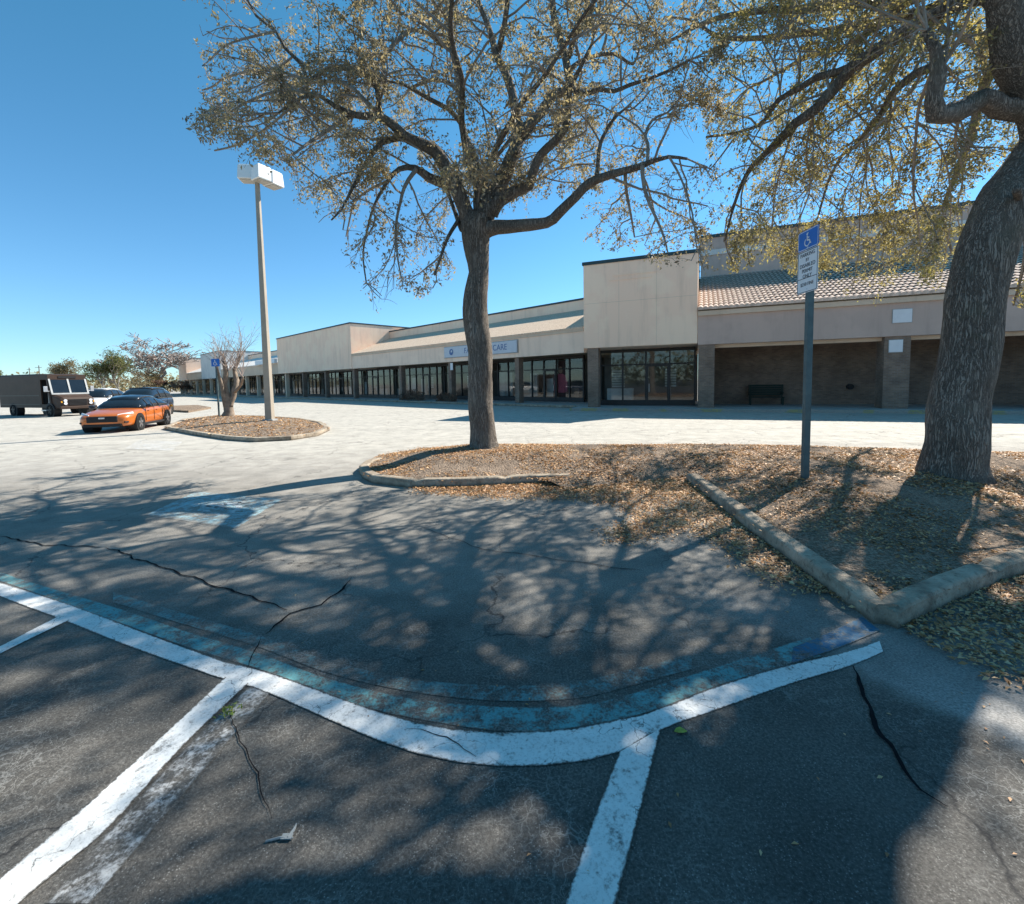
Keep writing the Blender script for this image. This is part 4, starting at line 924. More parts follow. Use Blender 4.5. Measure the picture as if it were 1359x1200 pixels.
Lb([(792, 236, 3.2), (793, 220, 2.8), (797, 190, 2.4), (812, 162, 2), (829, 145, 1.5)], -.8, -.2)
Lb([(853, 222, 2.8), (855, 250, 2.5), (862, 270, 2.2), (871, 290, 1.8), (881, 315, 1.4), (886, 335, 1)], -1.2, -1.6)
Lb([(860, 216, 2.4), (860, 192, 2.2), (856, 180, 2), (866, 160, 1.6), (885, 150, 1.2)], -1.2, 0)
Lb([(830, 228, 2.4), (832, 255, 2), (838, 290, 1.4), (842, 315, 1)], -1, -.4)
Lb([(888, 208, 1.6), (905, 240, 1.3), (918, 280, 1.1), (925, 330, .8)], -1.4, -2)
Lb([(684, 205, 3), (700, 180, 2.2), (715, 170, 1.7), (735, 165, 1.2)], 0, 1.5)
Lb([(680, 255, 2.2), (720, 235, 1.8), (755, 215, 1.4)], .5, 2)
# limbs that come towards the lens and lean away behind, and the top of the crown above the frame
fk = oak.px([(634, 290, 9)])[0][0]
for az, rise, ln, r0 in ((250, .8, 4.8, .075), (300, .75, 4.6, .07), (75, .95, 4.4, .07), (120, .8, 4.4, .07)):
    a = rad(az); p = fk + Vector((0, 0, .6 if rise < 1 else 1.2)); d = Vector((math.cos(a), math.sin(a), rise)).normalized(); pts = [(fk.copy(), r0 * 1.1), (p, r0)]
    for i in range(7):
        d = (d + Vector((R_.gauss(0, .16), R_.gauss(0, .16), R_.gauss(0, .12) - .04))).normalized(); p = p + d * ln / 7
        if p.z > 12.6: d.z *= .2
        pts.append((p.copy(), r0 * (1 - .8 * (i + 1) / 7)))
    oak.limb(pts)
oak.grow(rlim=.085, spacing=.36)
oak.build('oak_tree', 'tall oak rising from the mulch island in front of the eye care sign', M['oak_leaf'], M['bark'], base, 'oaks on the island')

# --- the big leaning oak at the right
base2 = gr(1266, 628, .3); D2 = base2.y
out2 = [(938, -900), (935, 100), (928, 182), (940, 260), (955, 330), (972, 380), (1000, 335), (1040, 358), (1095, 350), (1120, 395), (1150, 402), (1200, 360), (1245, 385), (1275, 345), (1300, 240), (1345, 190), (1375, 300), (1330, 400), (1375, 420), (1700, 420), (2400, 0), (2400, -3000), (938, -3000)]
ok2 = Oak(D2, out2, 8, .95, 12.5, 1., (1048, 286, 1106, 402, 7.2), 23)
ok2.limb(ok2.px([(1266, 645, 43), (1266, 629, 37), (1266, 612, 34), (1268, 590, 33), (1272, 545, 32), (1281, 489, 30.5), (1292, 420, 29.5), (1304, 352, 29.5), (1322, 301, 31), (1348, 255, 35), (1390, 205, 34), (1418, 150, 28)]), main=True, grow=False, wob=.07)
L2 = lambda p, a=0., b=None, **k: ok2.limb(ok2.px([(x, y, r if p[0][2] > 4 else r * .55) for x, y, r in p], a, b), **k)
L2([(1400, 195, 26), (1372, 130, 22), (1352, 90, 20), (1342, 40, 19), (1334, -10, 18), (1326, -80, 16), (1300, -160, 13), (1240, -220, 10), (1150, -260, 7), (1050, -290, 4)], 0, -1.)
L2([(1390, 175, 18), (1360, 148, 14), (1328, 142, 12), (1303, 132, 11.5), (1275, 145, 12), (1245, 153, 11), (1243, 130, 9.5), (1247, 95, 8.5), (1242, 66, 6), (1230, 40, 5)], 0, -.4)
L2([(1336, 20, 12), (1310, -4, 9), (1290, -1, 7.5), (1255, 12, 7.5), (1225, 29, 7.5), (1189, 50, 8), (1160, 69, 7.6), (1130, 90, 7.2), (1116, 108, 7), (1082, 145, 6.6), (1056, 163, 6), (1036, 183, 5), (1017, 203, 4), (999, 219, 3.3), (984, 245, 2.4), (971, 284, 1.6), (962, 320, 1)], -.3, 3.6)
L2([(1130, 90, 5.5), (1109, 97, 4.6), (1083, 104, 4.4), (1060, 118, 4), (1034, 132, 3.4), (1016, 158, 2.4), (1005, 167, 2), (968, 178, 1.7), (937, 182, 1.2)], 1.4, 3.8)
L2([(1018, 152, 2), (1012, 147, 1.8), (1003, 122, 1.5), (990, 110, 1.1)], 2.7, 3.)
L2([(1243, 88, 5.5), (1215, 99, 5), (1195, 114, 4.6), (1184, 127, 4.2), (1167, 156, 4), (1150, 176, 3.4), (1135, 195, 2.8), (1118, 206, 2), (1100, 240, 1.5), (1085, 290, 1.1)], -.2, 4.6)
L2([(1228, 38, 4), (1206, 64, 3.8), (1190, 86, 3.4), (1178, 112, 2.8), (1155, 135, 2), (1130, 160, 1.5), (1105, 175, 1.2)], .6, 3.5)
L2([(1238, 92, 4), (1223, 130, 3.4), (1217, 160, 3), (1214, 206, 2.6), (1212, 256, 2.2), (1218, 292, 1.6), (1222, 330, 1.1)], -.3, 2.4)
L2([(1247, 95, 4.5), (1258, 55, 3.4), (1266, 44, 3.2), (1286, 55, 2.6), (1298, 72, 2)], -.2, 1.8)
L2([(1056, 165, 3), (1040, 210, 2.2), (1030, 250, 1.8), (1025, 300, 1.2), (1030, 335, .9)], 2.1, 5.)
L2([(1150, 176, 2.4), (1150, 220, 2), (1142, 265, 1.6), (1140, 320, 1.2), (1135, 370, .8)], 2.4, 4.5)
L2([(1184, 127, 2.6), (1180, 180, 2), (1185, 235, 1.6), (1178, 300, 1.2), (1170, 345, .9)], 1.4, 5.2)
L2([(1216, 160, 2.2), (1250, 200, 1.8), (1262, 260, 1.4), (1258, 320, 1), (1250, 365, .8)], .6, 4.)
L2([(1082, 145, 3), (1070, 200, 2.2), (1075, 250, 1.7), (1060, 300, 1.2), (1065, 340, .9)], 1.9, 6.)
L2([(1189, 50, 3.4), (1180, 20, 2.6), (1172, -20, 2)], .9, 2.6); L2([(1150, 78, 3), (1165, 40, 2.4), (1172, 0, 2), (1178, -50, 1.4)], 1.2, 0)
L2([(1100, 122, 3), (1095, 80, 2.4), (1105, 40, 2), (1100, 0, 1.7), (1085, -60, 1.2)], 1.7, 3)
L2([(1036, 133, 2.2), (1030, 90, 1.9), (1010, 50, 1.6), (1000, 5, 1.3), (985, -40, 1)], 2.6, 3.4)
L2([(1060, 118, 2.4), (1062, 70, 1.9), (1050, 30, 1.5), (1055, -20, 1.2)], 2.2, 4.6)
L2([(1348, 250, 5), (1358, 290, 3.4), (1362, 330, 2.4), (1352, 380, 1.5), (1345, 405, 1)], -.5, 2.)
L2([(1118, 206, 2.4), (1090, 225, 2), (1060, 262, 1.6), (1035, 275, 1.2), (1010, 300, .9)], 3.4, 7.)
L2([(1275, 150, 3.6), (1268, 190, 2.6), (1278, 235, 2), (1270, 280, 1.4), (1278, 320, 1)], 0, 4.5)
# unseen second leader added beside the frame to shade the lot; rest of its crown
ok2.limb([(Vector((7.9, 6.6, 5.0)), .26), (Vector((7.95, 7.05, 6.3)), .24), (Vector((8.04, 7.12, 7.2)), .24), (Vector((8.25, 7.1, 8.0)), .23), (Vector((8.75, 7.3, 9.0)), .19), (Vector((9.0, 7.1, 10.2)), .14), (Vector((8.8, 6.8, 11.6)), .04)])
fk = Vector((8.15, 7.1, 7.6))
for az, rise, ln, r0 in ((182, .35, 6.6, .14), (225, .4, 6., .14), (330, .4, 5.5, .13), (20, .15, 6.5, .12), (45, .1, 7.5, .12), (72, .08, 8., .12), (98, .12, 8., .11), (122, .25, 8., .12), (60, .7, 7., .12), (122, .9, 6., .12), (195, 1.1, 5.2, .12)):
    a = rad(az); p = fk + Vector((0, 0, .3)); d = Vector((math.cos(a), math.sin(a), rise)).normalized(); pts = [(fk.copy(), r0 * 1.2), (p, r0)]
    for i in range(8):
        d = (d + Vector((R_.gauss(0, .17), R_.gauss(0, .17), R_.gauss(0, .12) - .045))).normalized(); p = p + d * ln / 8
        if p.z > 11.6: d.z *= .2
        pts.append((p.copy(), r0 * (1 - .8 * (i + 1) / 8)))
    ok2.limb(pts)
ok2.grow(rlim=.1, spacing=.23, length=(.8, 1.8))
ok2.build('oak_tree', 'thick leaning oak with yellowing leaves beside the kerb corner', M['oak_leaf_warm'], M['bark'], base2, 'oaks on the island')

# --- the pruned pale tree beside the lamp post, bare but for thin sprouts
b3 = gr(301, 553, .2); D3 = b3.y
t3 = Oak(D3, [(0, -900), (2000, -900), (2000, 900), (0, 900)], 5, 1., 9, 1.)
w3 = lambda p, a=0., b=0.: t3.limb(t3.px([(x, y, r * (.42 if y < 548 else .6)) for x, y, r in p], a, b), wob=.22, sides=14)
w3([(303, 556, 15), (303, 551, 12), (304, 540, 10), (301, 525, 9), (297, 510, 8), (300, 495, 7), (297, 480, 5), (295, 470, 3)])
w3([(305, 540, 9), (310, 522, 7.5), (314, 505, 7), (312, 490, 6), (318, 476, 4.5), (322, 466, 2.5)], 0, .5)
w3([(300, 545, 8), (297, 528, 6), (294, 512, 5), (290, 497, 4), (288, 484, 2.5)], 0, -.5)
w3([(312, 520, 5), (320, 510, 4), (322, 500, 3)], 0, -.6)
rr = random.Random(4); tw = MB()
for x0, y0 in ((296, 476), (298, 486), (319, 472), (313, 488), (289, 488), (321, 500), (304, 492)):
    for _ in range(11):
        p = at(x0, y0, D3 + rr.uniform(-.4, .4)); d = Vector((rr.gauss(0, .45), rr.gauss(0, .45), 1)).normalized(); L = rr.uniform(.9, 2.3); pts = [p]
        for i in range(5): d = (d + Vector((rr.gauss(0, .13), rr.gauss(0, .13), 0))).normalized(); p = p + d * L / 5; pts.append(p)
        tw.tube(pts, [.016, .012, .01, .008, .006, .004], 4, cap=False)
        for j in (2, 3, 4):
            d2 = (d + Vector((rr.gauss(0, .6), rr.gauss(0, .6), rr.gauss(0, .4)))).normalized(); tw.tube([pts[j], pts[j] + d2 * L * .25], [.007, .003], 3, cap=False)
e = empty('pruned_tree', b3, 0, 'gnarled pale bare tree pruned to knuckles beside the lamp post', 'tree'); off = Matrix.Translation(-b3)
t3.trunk.build('trunk', M['pale_bark'], e, smooth=True, fix=False, xf=off); tw.build('twigs', M['bare_twig'], e, fix=False, xf=off)

# --- trees far down the lot
def far_tree(name, px, pyb, pyt, wpx, D, label, leafmat, barkmat, nl, seed, bare=False, group='trees at the far end of the lot', squash=1.):
    rr = random.Random(seed); b = at(px, pyb, D); b.z = 0; top = at(px, pyt, D).z; Wd_ = wpx * D / F / 2; Ht = top
    mb = MB(); tips = []; r0 = Ht * .022
    def br(p, d, L, r, lev):
        pts = [p]; q = p.copy()
        for i in range(4): d = (d + Vector((rr.gauss(0, .15), rr.gauss(0, .15), rr.gauss(.02, .1)))).normalized(); q = q + d * L / 4; pts.append(q)
        rm = .03 if bare else .0; mb.tube(pts, [max(rm, r * q_) for q_ in (1, .85, .7, .58, .45)], 6 if lev < 2 else 3, cap=False)
        tips.append((q, L))
        if lev < (6 if bare else 4):
            for _ in range(3 if lev else 5):
                a = rr.uniform(0, 2 * PI); dd = (d * .8 + Vector((math.cos(a) * rr.uniform(.5, 1.1) * Wd_ / Ht * 1.6, math.sin(a) * rr.uniform(.5, 1.1), rr.uniform(-.05, .5)))).normalized()
                br(pts[rr.randint(2, 4)], dd, L * rr.uniform(.6, .82), r * .55, lev + 1)
    br(b, Vector((0, 0, 1)), Ht * .26, r0, 0)
    # fit the grown skeleton into the crown's size
    V = np.array(mb.v) - np.array(b); fx = Wd_ / max(.1, np.percentile(np.abs(V[:, 0]), 98)); fz_ = Ht / max(.1, np.percentile(V[:, 2], 99.7))
    V[:, :2] *= fx * np.minimum(1, .15 + np.maximum(V[:, 2:3], 0) * fz_ / Ht * 2); V[:, 2] *= fz_; mb.v = [tuple(v) for v in V]
    e = empty(name, b, 0, label, 'tree', group)
    mb.build('trunk', barkmat, e, fix=False)
    if leafmat is not None:
        T = np.array([np.array(t[0]) - np.array(b) for t in tips[3:]]); T[:, :2] *= fx * np.minimum(1, .15 + np.maximum(T[:, 2:3], 0) * fz_ / Ht * 2); T[:, 2] *= fz_
        g_ = np.random.RandomState(seed); idx = g_.randint(0, len(T), nl); Pp = T[idx] + g_.normal(0, 1, (nl, 3)) * np.array([Wd_, Wd_, Ht * .5]) * .085
        Pp[:, 2] = np.maximum(Pp[:, 2], Ht * .06)
        ax = unit(g_.normal(0, 1, (nl, 3))); nn = g_.normal(0, 1, (nl, 3)); nn = unit(nn - ax * (nn * ax).sum(1, keepdims=True)); l = g_.uniform(.5, 1.2, nl) * D * .0032
        leaf_mesh('crown', Pp, nn, ax, l, l * .55, leafmat, e)
    return e
far_tree('bare_tree', 206, 520, 446, 116, 110, 'wide bare pinkish grey tree beyond the parked cars', None, M['bare_twig'], 0, 31, bare=True)
far_tree('bare_tree', 255, 520, 468, 52, 130, 'smaller bare tree in front of the distant cream shop block', None, M['bare_twig'], 0, 32, bare=True)
far_tree('leafy_tree', 160, 520, 468, 66, 95, 'rounded olive green tree rising behind the dark parked vehicle', M['green_leaf'], M['twig'], 5200, 33)
far_tree('leafy_tree', 140, 520, 482, 30, 92, 'small dark green tree just right of the delivery van', M['green_leaf'], M['twig'], 2600, 34)
far_tree('dry_tree', 107, 520, 480, 54, 125, 'tan dry leaved tree showing above the delivery van windscreen', M['tan_leaf'], M['twig'], 4200, 35)
far_tree('dry_tree', 190, 522, 490, 42, 100, 'low tan tree between the green tree and the bare tree', M['tan_leaf'], M['twig'], 2600, 36)
far_tree('leafy_tree', 4, 520, 494, 16, 150, 'tiny distant tree at the left above the delivery van roof', M['green_leaf'], M['twig'], 1500, 37)
far_tree('reddish_shrub', 226, 526, 504, 24, 95, 'reddish shrub at the end of the row of parked cars', M['red_leaf'], M['twig'], 1500, 38, group='shrubs by the far shops')
far_tree('reddish_shrub', 243, 525, 506, 18, 100, 'reddish brown shrub against the farthest shop windows', M['red_leaf'], M['twig'], 1300, 39, group='shrubs by the far shops')
far_tree('tan_shrub', 206, 526, 508, 26, 92, 'low tan shrub behind the roof of the orange car', M['tan_leaf'], M['twig'], 1500, 40, group='shrubs by the far shops')
# a distant wood that closes off the lot
g_ = np.random.RandomState(2); PP = []
for i in range(340):
    x = -420 + 330 * g_.rand(); y = 175 + 90 * g_.rand(); h = 4 + 6 * g_.rand(); n_ = 42
    PP.append(np.array([x, y, 0]) + np.array([3.4, 3.4, 1]) * g_.normal(0, 1, (n_, 3)) * np.array([1, 1, 0]) + np.array([0, 0, 1]) * (g_.rand(n_, 1) * h))
PP = np.concatenate(PP); n_ = len(PP); ax = unit(g_.normal(0, 1, (n_, 3))); nn = g_.normal(0, 1, (n_, 3)); nn = unit(nn - ax * (nn * ax).sum(1, keepdims=True)); l = g_.uniform(.8, 1.9, n_)
tag(leaf_mesh('distant_woods', PP, nn, ax, l, l * .6, M['tan_leaf']), 'hazy line of distant trees closing the far side of the lot', 'woods', kind='stuff')
#@@THINGS
# ------------------------------------------------------------------ things
# lamp post on the far island
lb = gr(358.5, 559, .22); e = empty('lamp_post', lb, 0, 'tall tan lamp post with white box heads on the far mulch island', 'lamp post')
top = at(343, 243, lb.y).z - lb.z
m = MB(); 
m.loft([[Vector((sx * h_, sy * h_, z)) for sx, sy in ((-1, -1), (1, -1), (1, 1), (-1, 1))] for z, h_ in ((-.3, .15), (top * .5, .11), (top, .075))]); pole = m.build('pole', M['pole'], e, bevel=.02)
m = MB(); m.box((0, 0, .04), (.46, .46, .1)); m.build('base_plate', M['steel'], e, bevel=.02)
m = MB(); m.cyl((0, 0, top), (0, 0, top + .45), .06, 12); m.cyl((-.3, -.05, top + .22), (.5, .15, top + .22), .04, 10); m.cyl((0, 0, top + .22), (.3, -.2, top + .22), .04, 10); m.build('bracket', M['steel'], e)
for (x, y, z, rz, tl) in ((-.36, -.05, top + .34, rad(8), 0), (.32, -.22, top + .24, rad(58), 0), (.56, .24, top + .2, rad(-24), 0)):
    m = MB(); Rr = Matrix.Rotation(rz, 3, 'Z')
    rings = [[Rr @ Vector((sx * w_, sy * d_, z_)) + Vector((x, y, z)) for sx, sy in ((-1, -1), (1, -1), (1, 1), (-1, 1))] for z_, w_, d_ in ((-.27, .31, .28), (-.23, .315, .285), (.27, .285, .25), (.33, .25, .21))]
    m.loft(rings); hd = m.build('lamp_head', M['lamp_white'], e, bevel=.015)
    l2 = MB(); l2.box(Rr @ Vector((0, 0, -.285)) + Vector((x, y, z)), (.5, .44, .03), Rr); l2.build('lens', M['lamp_lens'], hd)
# accessible parking sign at the kerb
sb = gr(1068.5, 640, .22); sb.z = .2; e = empty('parking_sign', sb, 0, 'tall accessible parking sign on a steel post in the leaf covered island', 'sign')
m = MB(); zt = at(1078, 300, sb.y).z - sb.z
hw = .042
m.slab([Vector((-hw, -hw * .6, -.4)), Vector((-hw, hw, -.4)), Vector((-hw * .4, hw, -.4)), Vector((-hw * .4, -hw * .1, -.4)), Vector((hw * .4, -hw * .1, -.4)), Vector((hw * .4, hw, -.4)), Vector((hw, hw, -.4)), Vector((hw, -hw * .6, -.4))], (0, 0, zt + .36)); m.build('post', M['post'], e)
zz = [at(1077, y, sb.y).z - sb.z for y in (304, 331, 388)]; PW = .44
def rounded(w, z0, z1, x, r=.03, n=4):
    out = []
    for cx, cz, a0_ in ((w / 2 - r, z1 - r, 0), (-w / 2 + r, z1 - r, 90), (-w / 2 + r, z0 + r, 180), (w / 2 - r, z0 + r, 270)):
        for i in range(n + 1): a = rad(a0_ + 90 * i / n); out.append(Vector((x, cx + r * math.cos(a), cz + r * math.sin(a))))
    return out
def panel(z0, z1, mat, rim, name):
    m = MB(); m.slab(rounded(PW, z0, z1, -hw - .008), (.006, 0, 0)); p_ = m.build(name, mat, e)
    m = MB(); o_ = rounded(PW - .016, z0 + .008, z1 - .008, -hw - .0095, .024); i_ = rounded(PW - .034, z0 + .017, z1 - .017, -hw - .0095, .018); n = len(o_)
    for i in range(n): m.quad(o_[i], o_[(i + 1) % n], i_[(i + 1) % n], i_[i])
    m.build('border', rim, p_, fix=False); return p_
bp = panel(zz[1] + .004, zz[0], M['sign_blue'], M['sign_white'], 'blue_panel'); wp = panel(zz[2], zz[1] - .004, M['sign_white'], M['sign_black'], 'white_panel')
sz_ = min(PW, zz[0] - zz[1]) * .74; cz = (zz[0] + zz[1]) / 2
wheelchair(lambda u, v: Vector((-hw - .011, -(u - .52) * sz_, cz + (v - .5) * sz_)), .05).build('wheelchair_symbol', M['sign_white'], bp, fix=False)
xd = Vector((0, -1, 0))
def smt(z):
    mt = Matrix((xd, Zv, xd.cross(Zv))).transposed().to_4x4(); mt.translation = Vector((-hw - .0098, 0, z)); return mt
hgt = zz[1] - zz[2]
for i, (wd_, sz2) in enumerate((('PARKING', .07), ('BY', .06), ('DISABLED', .07), ('PERMIT', .066), ('ONLY', .066))):
    text('lettering', wd_, sz2 * 1.08, M['sign_black'], wp, smt(zz[1] - hgt * (.11 + .125 * i)), .0012)
m = MB(); m.box((-hw - .0098, 0, zz[2] + hgt * .345), (.002, PW - .03, .008)); m.build('rule_line', M['sign_black'], wp)
text('lettering', '$250 FINE', .066, M['sign_black'], wp, smt(zz[2] + hgt * .2), .0012)
for z in (zz[0] - .05, zz[1] + .03, zz[2] + .05):
    m = MB(); m.cyl((-hw - .012, 0, z), (-hw - .006, 0, z), .011, 8); m.build('bolt', M['silver'], e)
# second blue sign on the far island
b2_ = gr(291, 554, .2); e = empty('parking_sign', b2_, 0, 'small blue accessible parking sign beside the pruned pale tree', 'sign')
zt = at(288, 477, b2_.y).z - b2_.z; m = MB(); m.box((0, 0, zt / 2 - .15), (.07, .05, zt + .2)); m.build('post', M['post'], e)
m = MB(); m.box((0, -.04, zt - .17), (.42, .012, .38)); bp = m.build('blue_panel', M['sign_blue'], e, bevel=.004)
wheelchair(lambda u, v: Vector(((u - .52) * .3, -.048, zt - .17 + (v - .5) * .3)), .05).build('wheelchair_symbol', M['sign_white'], bp, fix=False)

# vehicles, nose towards +x
def wheel(root, x, y, r, w, rimmat):
    m = MB(); s_ = 1 if y > 0 else -1
    prof = [(r * .62, -w / 2), (r * .93, -w / 2), (r, -w / 2 + .03), (r, w / 2 - .03), (r * .93, w / 2), (r * .62, w / 2)]
    rings = [[Vector((x + q * math.cos(t), y + o, r + q * math.sin(t))) for q, o in prof] for t in [2 * PI * i / 24 for i in range(25)]]
    m.loft(rings, cap=False); t = m.build('wheel', M['tyre'], root, smooth=True)
    m = MB(); yo = y + s_ * (w / 2 - .025)
    for k_i in range(5):
        a = 2 * PI * k_i / 5 + .3; c, s2 = math.cos(a), math.sin(a); nx, nz = -s2, c; b = .035
        m.slab([Vector((x + c * .03 + nx * b * 1.3, yo, r + s2 * .03 + nz * b * 1.3)), Vector((x + c * r * .63 + nx * b, yo, r + s2 * r * .63 + nz * b)), Vector((x + c * r * .63 - nx * b, yo, r + s2 * r * .63 - nz * b)), Vector((x + c * .03 - nx * b * 1.3, yo, r + s2 * .03 - nz * b * 1.3))], (0, s_ * .02, 0))
    rg = [[Vector((x + q * math.cos(t_), yo + o, r + q * math.sin(t_))) for q, o in ((r * .6, 0), (r * .66, 0), (r * .66, s_ * .02), (r * .6, s_ * .02))] for t_ in [2 * PI * i / 20 for i in range(21)]]
    m.loft(rg, cap=False); m.build('rim', rimmat, t)
    m = MB(); m.cyl((x, y - s_ * .05, r), (x, yo - s_ * .03, r), r * .64, 20); m.build('brake_disc', M['black_plastic'], t)
def car(name, pos, head, label, body_mat, roof_mat, st, gh, belt, wheels, r, group=None, lamps=True, rim='rim'):
    """st: body stations (x, half width, z bottom, z top); gh: cabin stations (x, z top, half width at top)"""
    e = empty(name, pos, head, label, 'car', group); rings = []
    for x, w, zb, zt in st:
        mid = zb + (zt - zb) * .52
        half = [(w * .84, zb), (w * .98, zb + .09), (w, mid), (w * .985, zt - (zt - zb) * .22), (w * .9, zt - .035), (w * .6, zt + .012), (0, zt + .03)]
        ring = [Vector((x, y, z)) for y, z in half] + [Vector((x, -y, z)) for y, z in half[-2::-1]]; rings.append(ring)
    m = MB(); m.loft(rings); body = m.build('body', M[body_mat], e, smooth=True, sub=1)
    for m_ in body.modifiers: m_.render_levels = 2
    rings = []
    wb = max(q[1] for q in st) * .93
    for x, zt, wt in gh:
        f = max(0., min(1., (zt - belt) / .4)); wt2 = wt
        rings.append([Vector((x, wb, belt - .1)), Vector((x, wb - .02, belt)), Vector((x, wb + (wt2 - wb) * .96 * f, belt + (zt - belt) * .9)), Vector((x, wt2 * .75, zt)), Vector((x, 0, zt + .02)),
                      Vector((x, -wt2 * .75, zt)), Vector((x, -(wb + (wt2 - wb) * .96 * f), belt + (zt - belt) * .9)), Vector((x, -wb + .02, belt)), Vector((x, -wb, belt - .1))])
    m = MB(); m.loft(rings); m.build('windows', M['car_glass'], e, smooth=True, sub=1)
    hi = [g_ for g_ in gh if g_[1] > max(q[1] for q in gh) - .16]; x0, x1 = hi[0][0], hi[-1][0]
    m = MB(); rings = []
    for i in range(7):
        x = x0 + (x1 - x0) * i / 6; 
        j = max(0, min(len(hi) - 2, next((q for q in range(len(hi) - 1) if hi[q + 1][0] >= x - 1e-6), 0))) if len(hi) > 1 else 0
        f = (x - hi[j][0]) / (hi[j + 1][0] - hi[j][0]); z = hi[j][1] + (hi[j + 1][1] - hi[j][1]) * f; w = hi[j][2] + (hi[j + 1][2] - hi[j][2]) * f
        rings.append([Vector((x, w * .98, z - .07)), Vector((x, w * .8, z + .012)), Vector((x, 0, z + .038)), Vector((x, -w * .8, z + .012)), Vector((x, -w * .98, z - .07)), Vector((x, 0, z - .06))])
    m.loft(rings); m.build('roof', M[roof_mat], e, smooth=True)
    # pillars between the windows
    for s_ in (1, -1):
        for k_i in range(1, len(hi)):
            x = hi[k_i - 1][0] * .45 + hi[k_i][0] * .55 - .1; m = MB(); wt = hi[0][2]
            m.slab([Vector((x - .04, s_ * (wb + .004), belt - .02)), Vector((x + .05, s_ * (wb + .004), belt - .02)), Vector((x + .03, s_ * (wt + .045), hi[0][1] - .1)), Vector((x - .03, s_ * (wt + .045), hi[0][1] - .1))], (0, s_ * .012, 0)); m.build('pillar', M['black_plastic'], e)
        # doors: shut lines and handles
        xs = [wheels[0] - .52, (wheels[0] + wheels[1]) / 2 + .02, wheels[1] + .5]; wmax = max(q[1] for q in st)
        for x in xs:
            m = MB(); m.box((x, s_ * (wmax - .004), (r * 1. + belt) / 2), (.014, .014, belt - r * 1.25)); m.build('door_seam', M['black_plastic'], e)
        for x in (xs[0] - .3, xs[1] - .3):
            m = MB(); m.box((x, s_ * (wmax + .006), belt - .14), (.2, .03, .03)); m.build('door_handle', M[body_mat], e, bevel=.008)
        m = MB(); m.box((xs[0] - .1, s_ * (wmax + .08), belt + .06), (.14, .2, .13)); m.build('mirror', M[roof_mat], e, bevel=.04)
        m = MB(); m.box(((wheels[0] + wheels[1]) / 2, s_ * (wmax - .05), st[4][2] + .06), (wheels[0] - wheels[1] - r * 2.3, .1, .1)); m.build('sill', M['black_plastic'], e, bevel=.02)
        for x in wheels:
            m = MB(); yy = s_ * (wmax - .13); m.cyl((x, s_ * (wmax + .001), r + .01), (x, s_ * (wmax - .34), r + .01), r * 1.17, 26); m.build('wheel_arch', M['black_plastic'], e)
            wheel(e, x, s_ * (wmax - .09), r, .21, M[rim])
    return e
def front_lamps(e, x, w, z, grille, lower, name='headlight', sl=.5):
    for s_ in (1, -1):
        m = MB(); m.slab([Vector((x - .02, s_ * w * .52, z - .03)), Vector((x - .36, s_ * w * 1.0, z + .05)), Vector((x - .4, s_ * w * .97, z + .13)), Vector((x - .06, s_ * w * .55, z + .05))], (.06, 0, .01)); m.build(name, M['lens'], e, bevel=.008)
    m = MB(); gx, gw, gz, gh_ = grille; m.box((gx, 0, gz), (.14, gw, gh_)); m.build('grille', M['black_plastic'], e, bevel=.03)
    m = MB(); gx, gw, gz, gh_ = lower; m.box((gx, 0, gz), (.16, gw, gh_)); m.build('bumper_intake', M['black_plastic'], e, bevel=.03)
SED = [(-2.34, .62, .5, .84), (-2.28, .74, .36, .98), (-2.05, .84, .28, 1.04), (-1.4, .9, .22, 1.03), (-.5, .91, .19, .99), (.4, .915, .18, .965), (1.05, .91, .19, .94), (1.55, .9, .2, .87), (1.95, .86, .21, .79), (2.2, .78, .23, .72), (2.33, .62, .28, .62)]
SGH = [(-2.0, 1.05, .62), (-1.55, 1.2, .6), (-1.0, 1.385, .585), (-.35, 1.445, .585), (.2, 1.43, .585), (.62, 1.3, .6), (1.2, .96, .66)]
ps = Vector((-16.9, 20., 0))
e = car('parked_car', ps, rad(288), 'orange sedan with a black roof parked nose towards the camera', 'orange', 'black_paint', SED, SGH, .95, (1.4, -1.3), .335, 'cars parked down the row', rim='rim')
front_lamps(e, 2.2, .86, .68, (2.27, 1.0, .55, .24), (2.25, 1.25, .31, .12))
m = MB(); m.box((2.35, 0, .6), (.02, .2, .06)); m.build('badge', M['silver'], e, bevel=.01)
for s_ in (1, -1):
    m = MB(); m.box((2.16, s_ * .68, .42), (.16, .2, .07), Matrix.Rotation(-s_ * .5, 3, 'Z')); m.build('fog_light', M['black_plastic'], e, bevel=.01)
    m = MB(); m.box((-2.27, s_ * .62, .88), (.12, .36, .1)); m.build('tail_light', M['amber'], e, bevel=.01)
SUV = [(-2.4, .7, .5, 1.08), (-2.35, .84, .4, 1.16), (-2.1, .92, .32, 1.18), (-1.4, .97, .28, 1.17), (-.5, .98, .27, 1.15), (.4, .98, .27, 1.13), (1.1, .97, .28, 1.12), (1.6, .96, .29, 1.08), (2.05, .93, .3, 1.02), (2.28, .85, .33, .95), (2.38, .7, .4, .84)]
UGH = [(-2.3, 1.2, .72), (-2.1, 1.6, .68), (-1.6, 1.74, .66), (-.6, 1.8, .66), (.3, 1.78, .66), (.75, 1.6, .68), (1.35, 1.12, .74)]
e = car('parked_vehicle', Vector((-23.3, 28.6, 0)), rad(288), 'dark blue sport utility vehicle mostly hidden behind the orange sedan', 'navy', 'black_paint', SUV, UGH, 1.13, (1.45, -1.4), .37, 'cars parked down the row', rim='dark_rim')
front_lamps(e, 2.28, .9, .88, (2.32, 1.0, .78, .22), (2.3, 1.3, .45, .14))
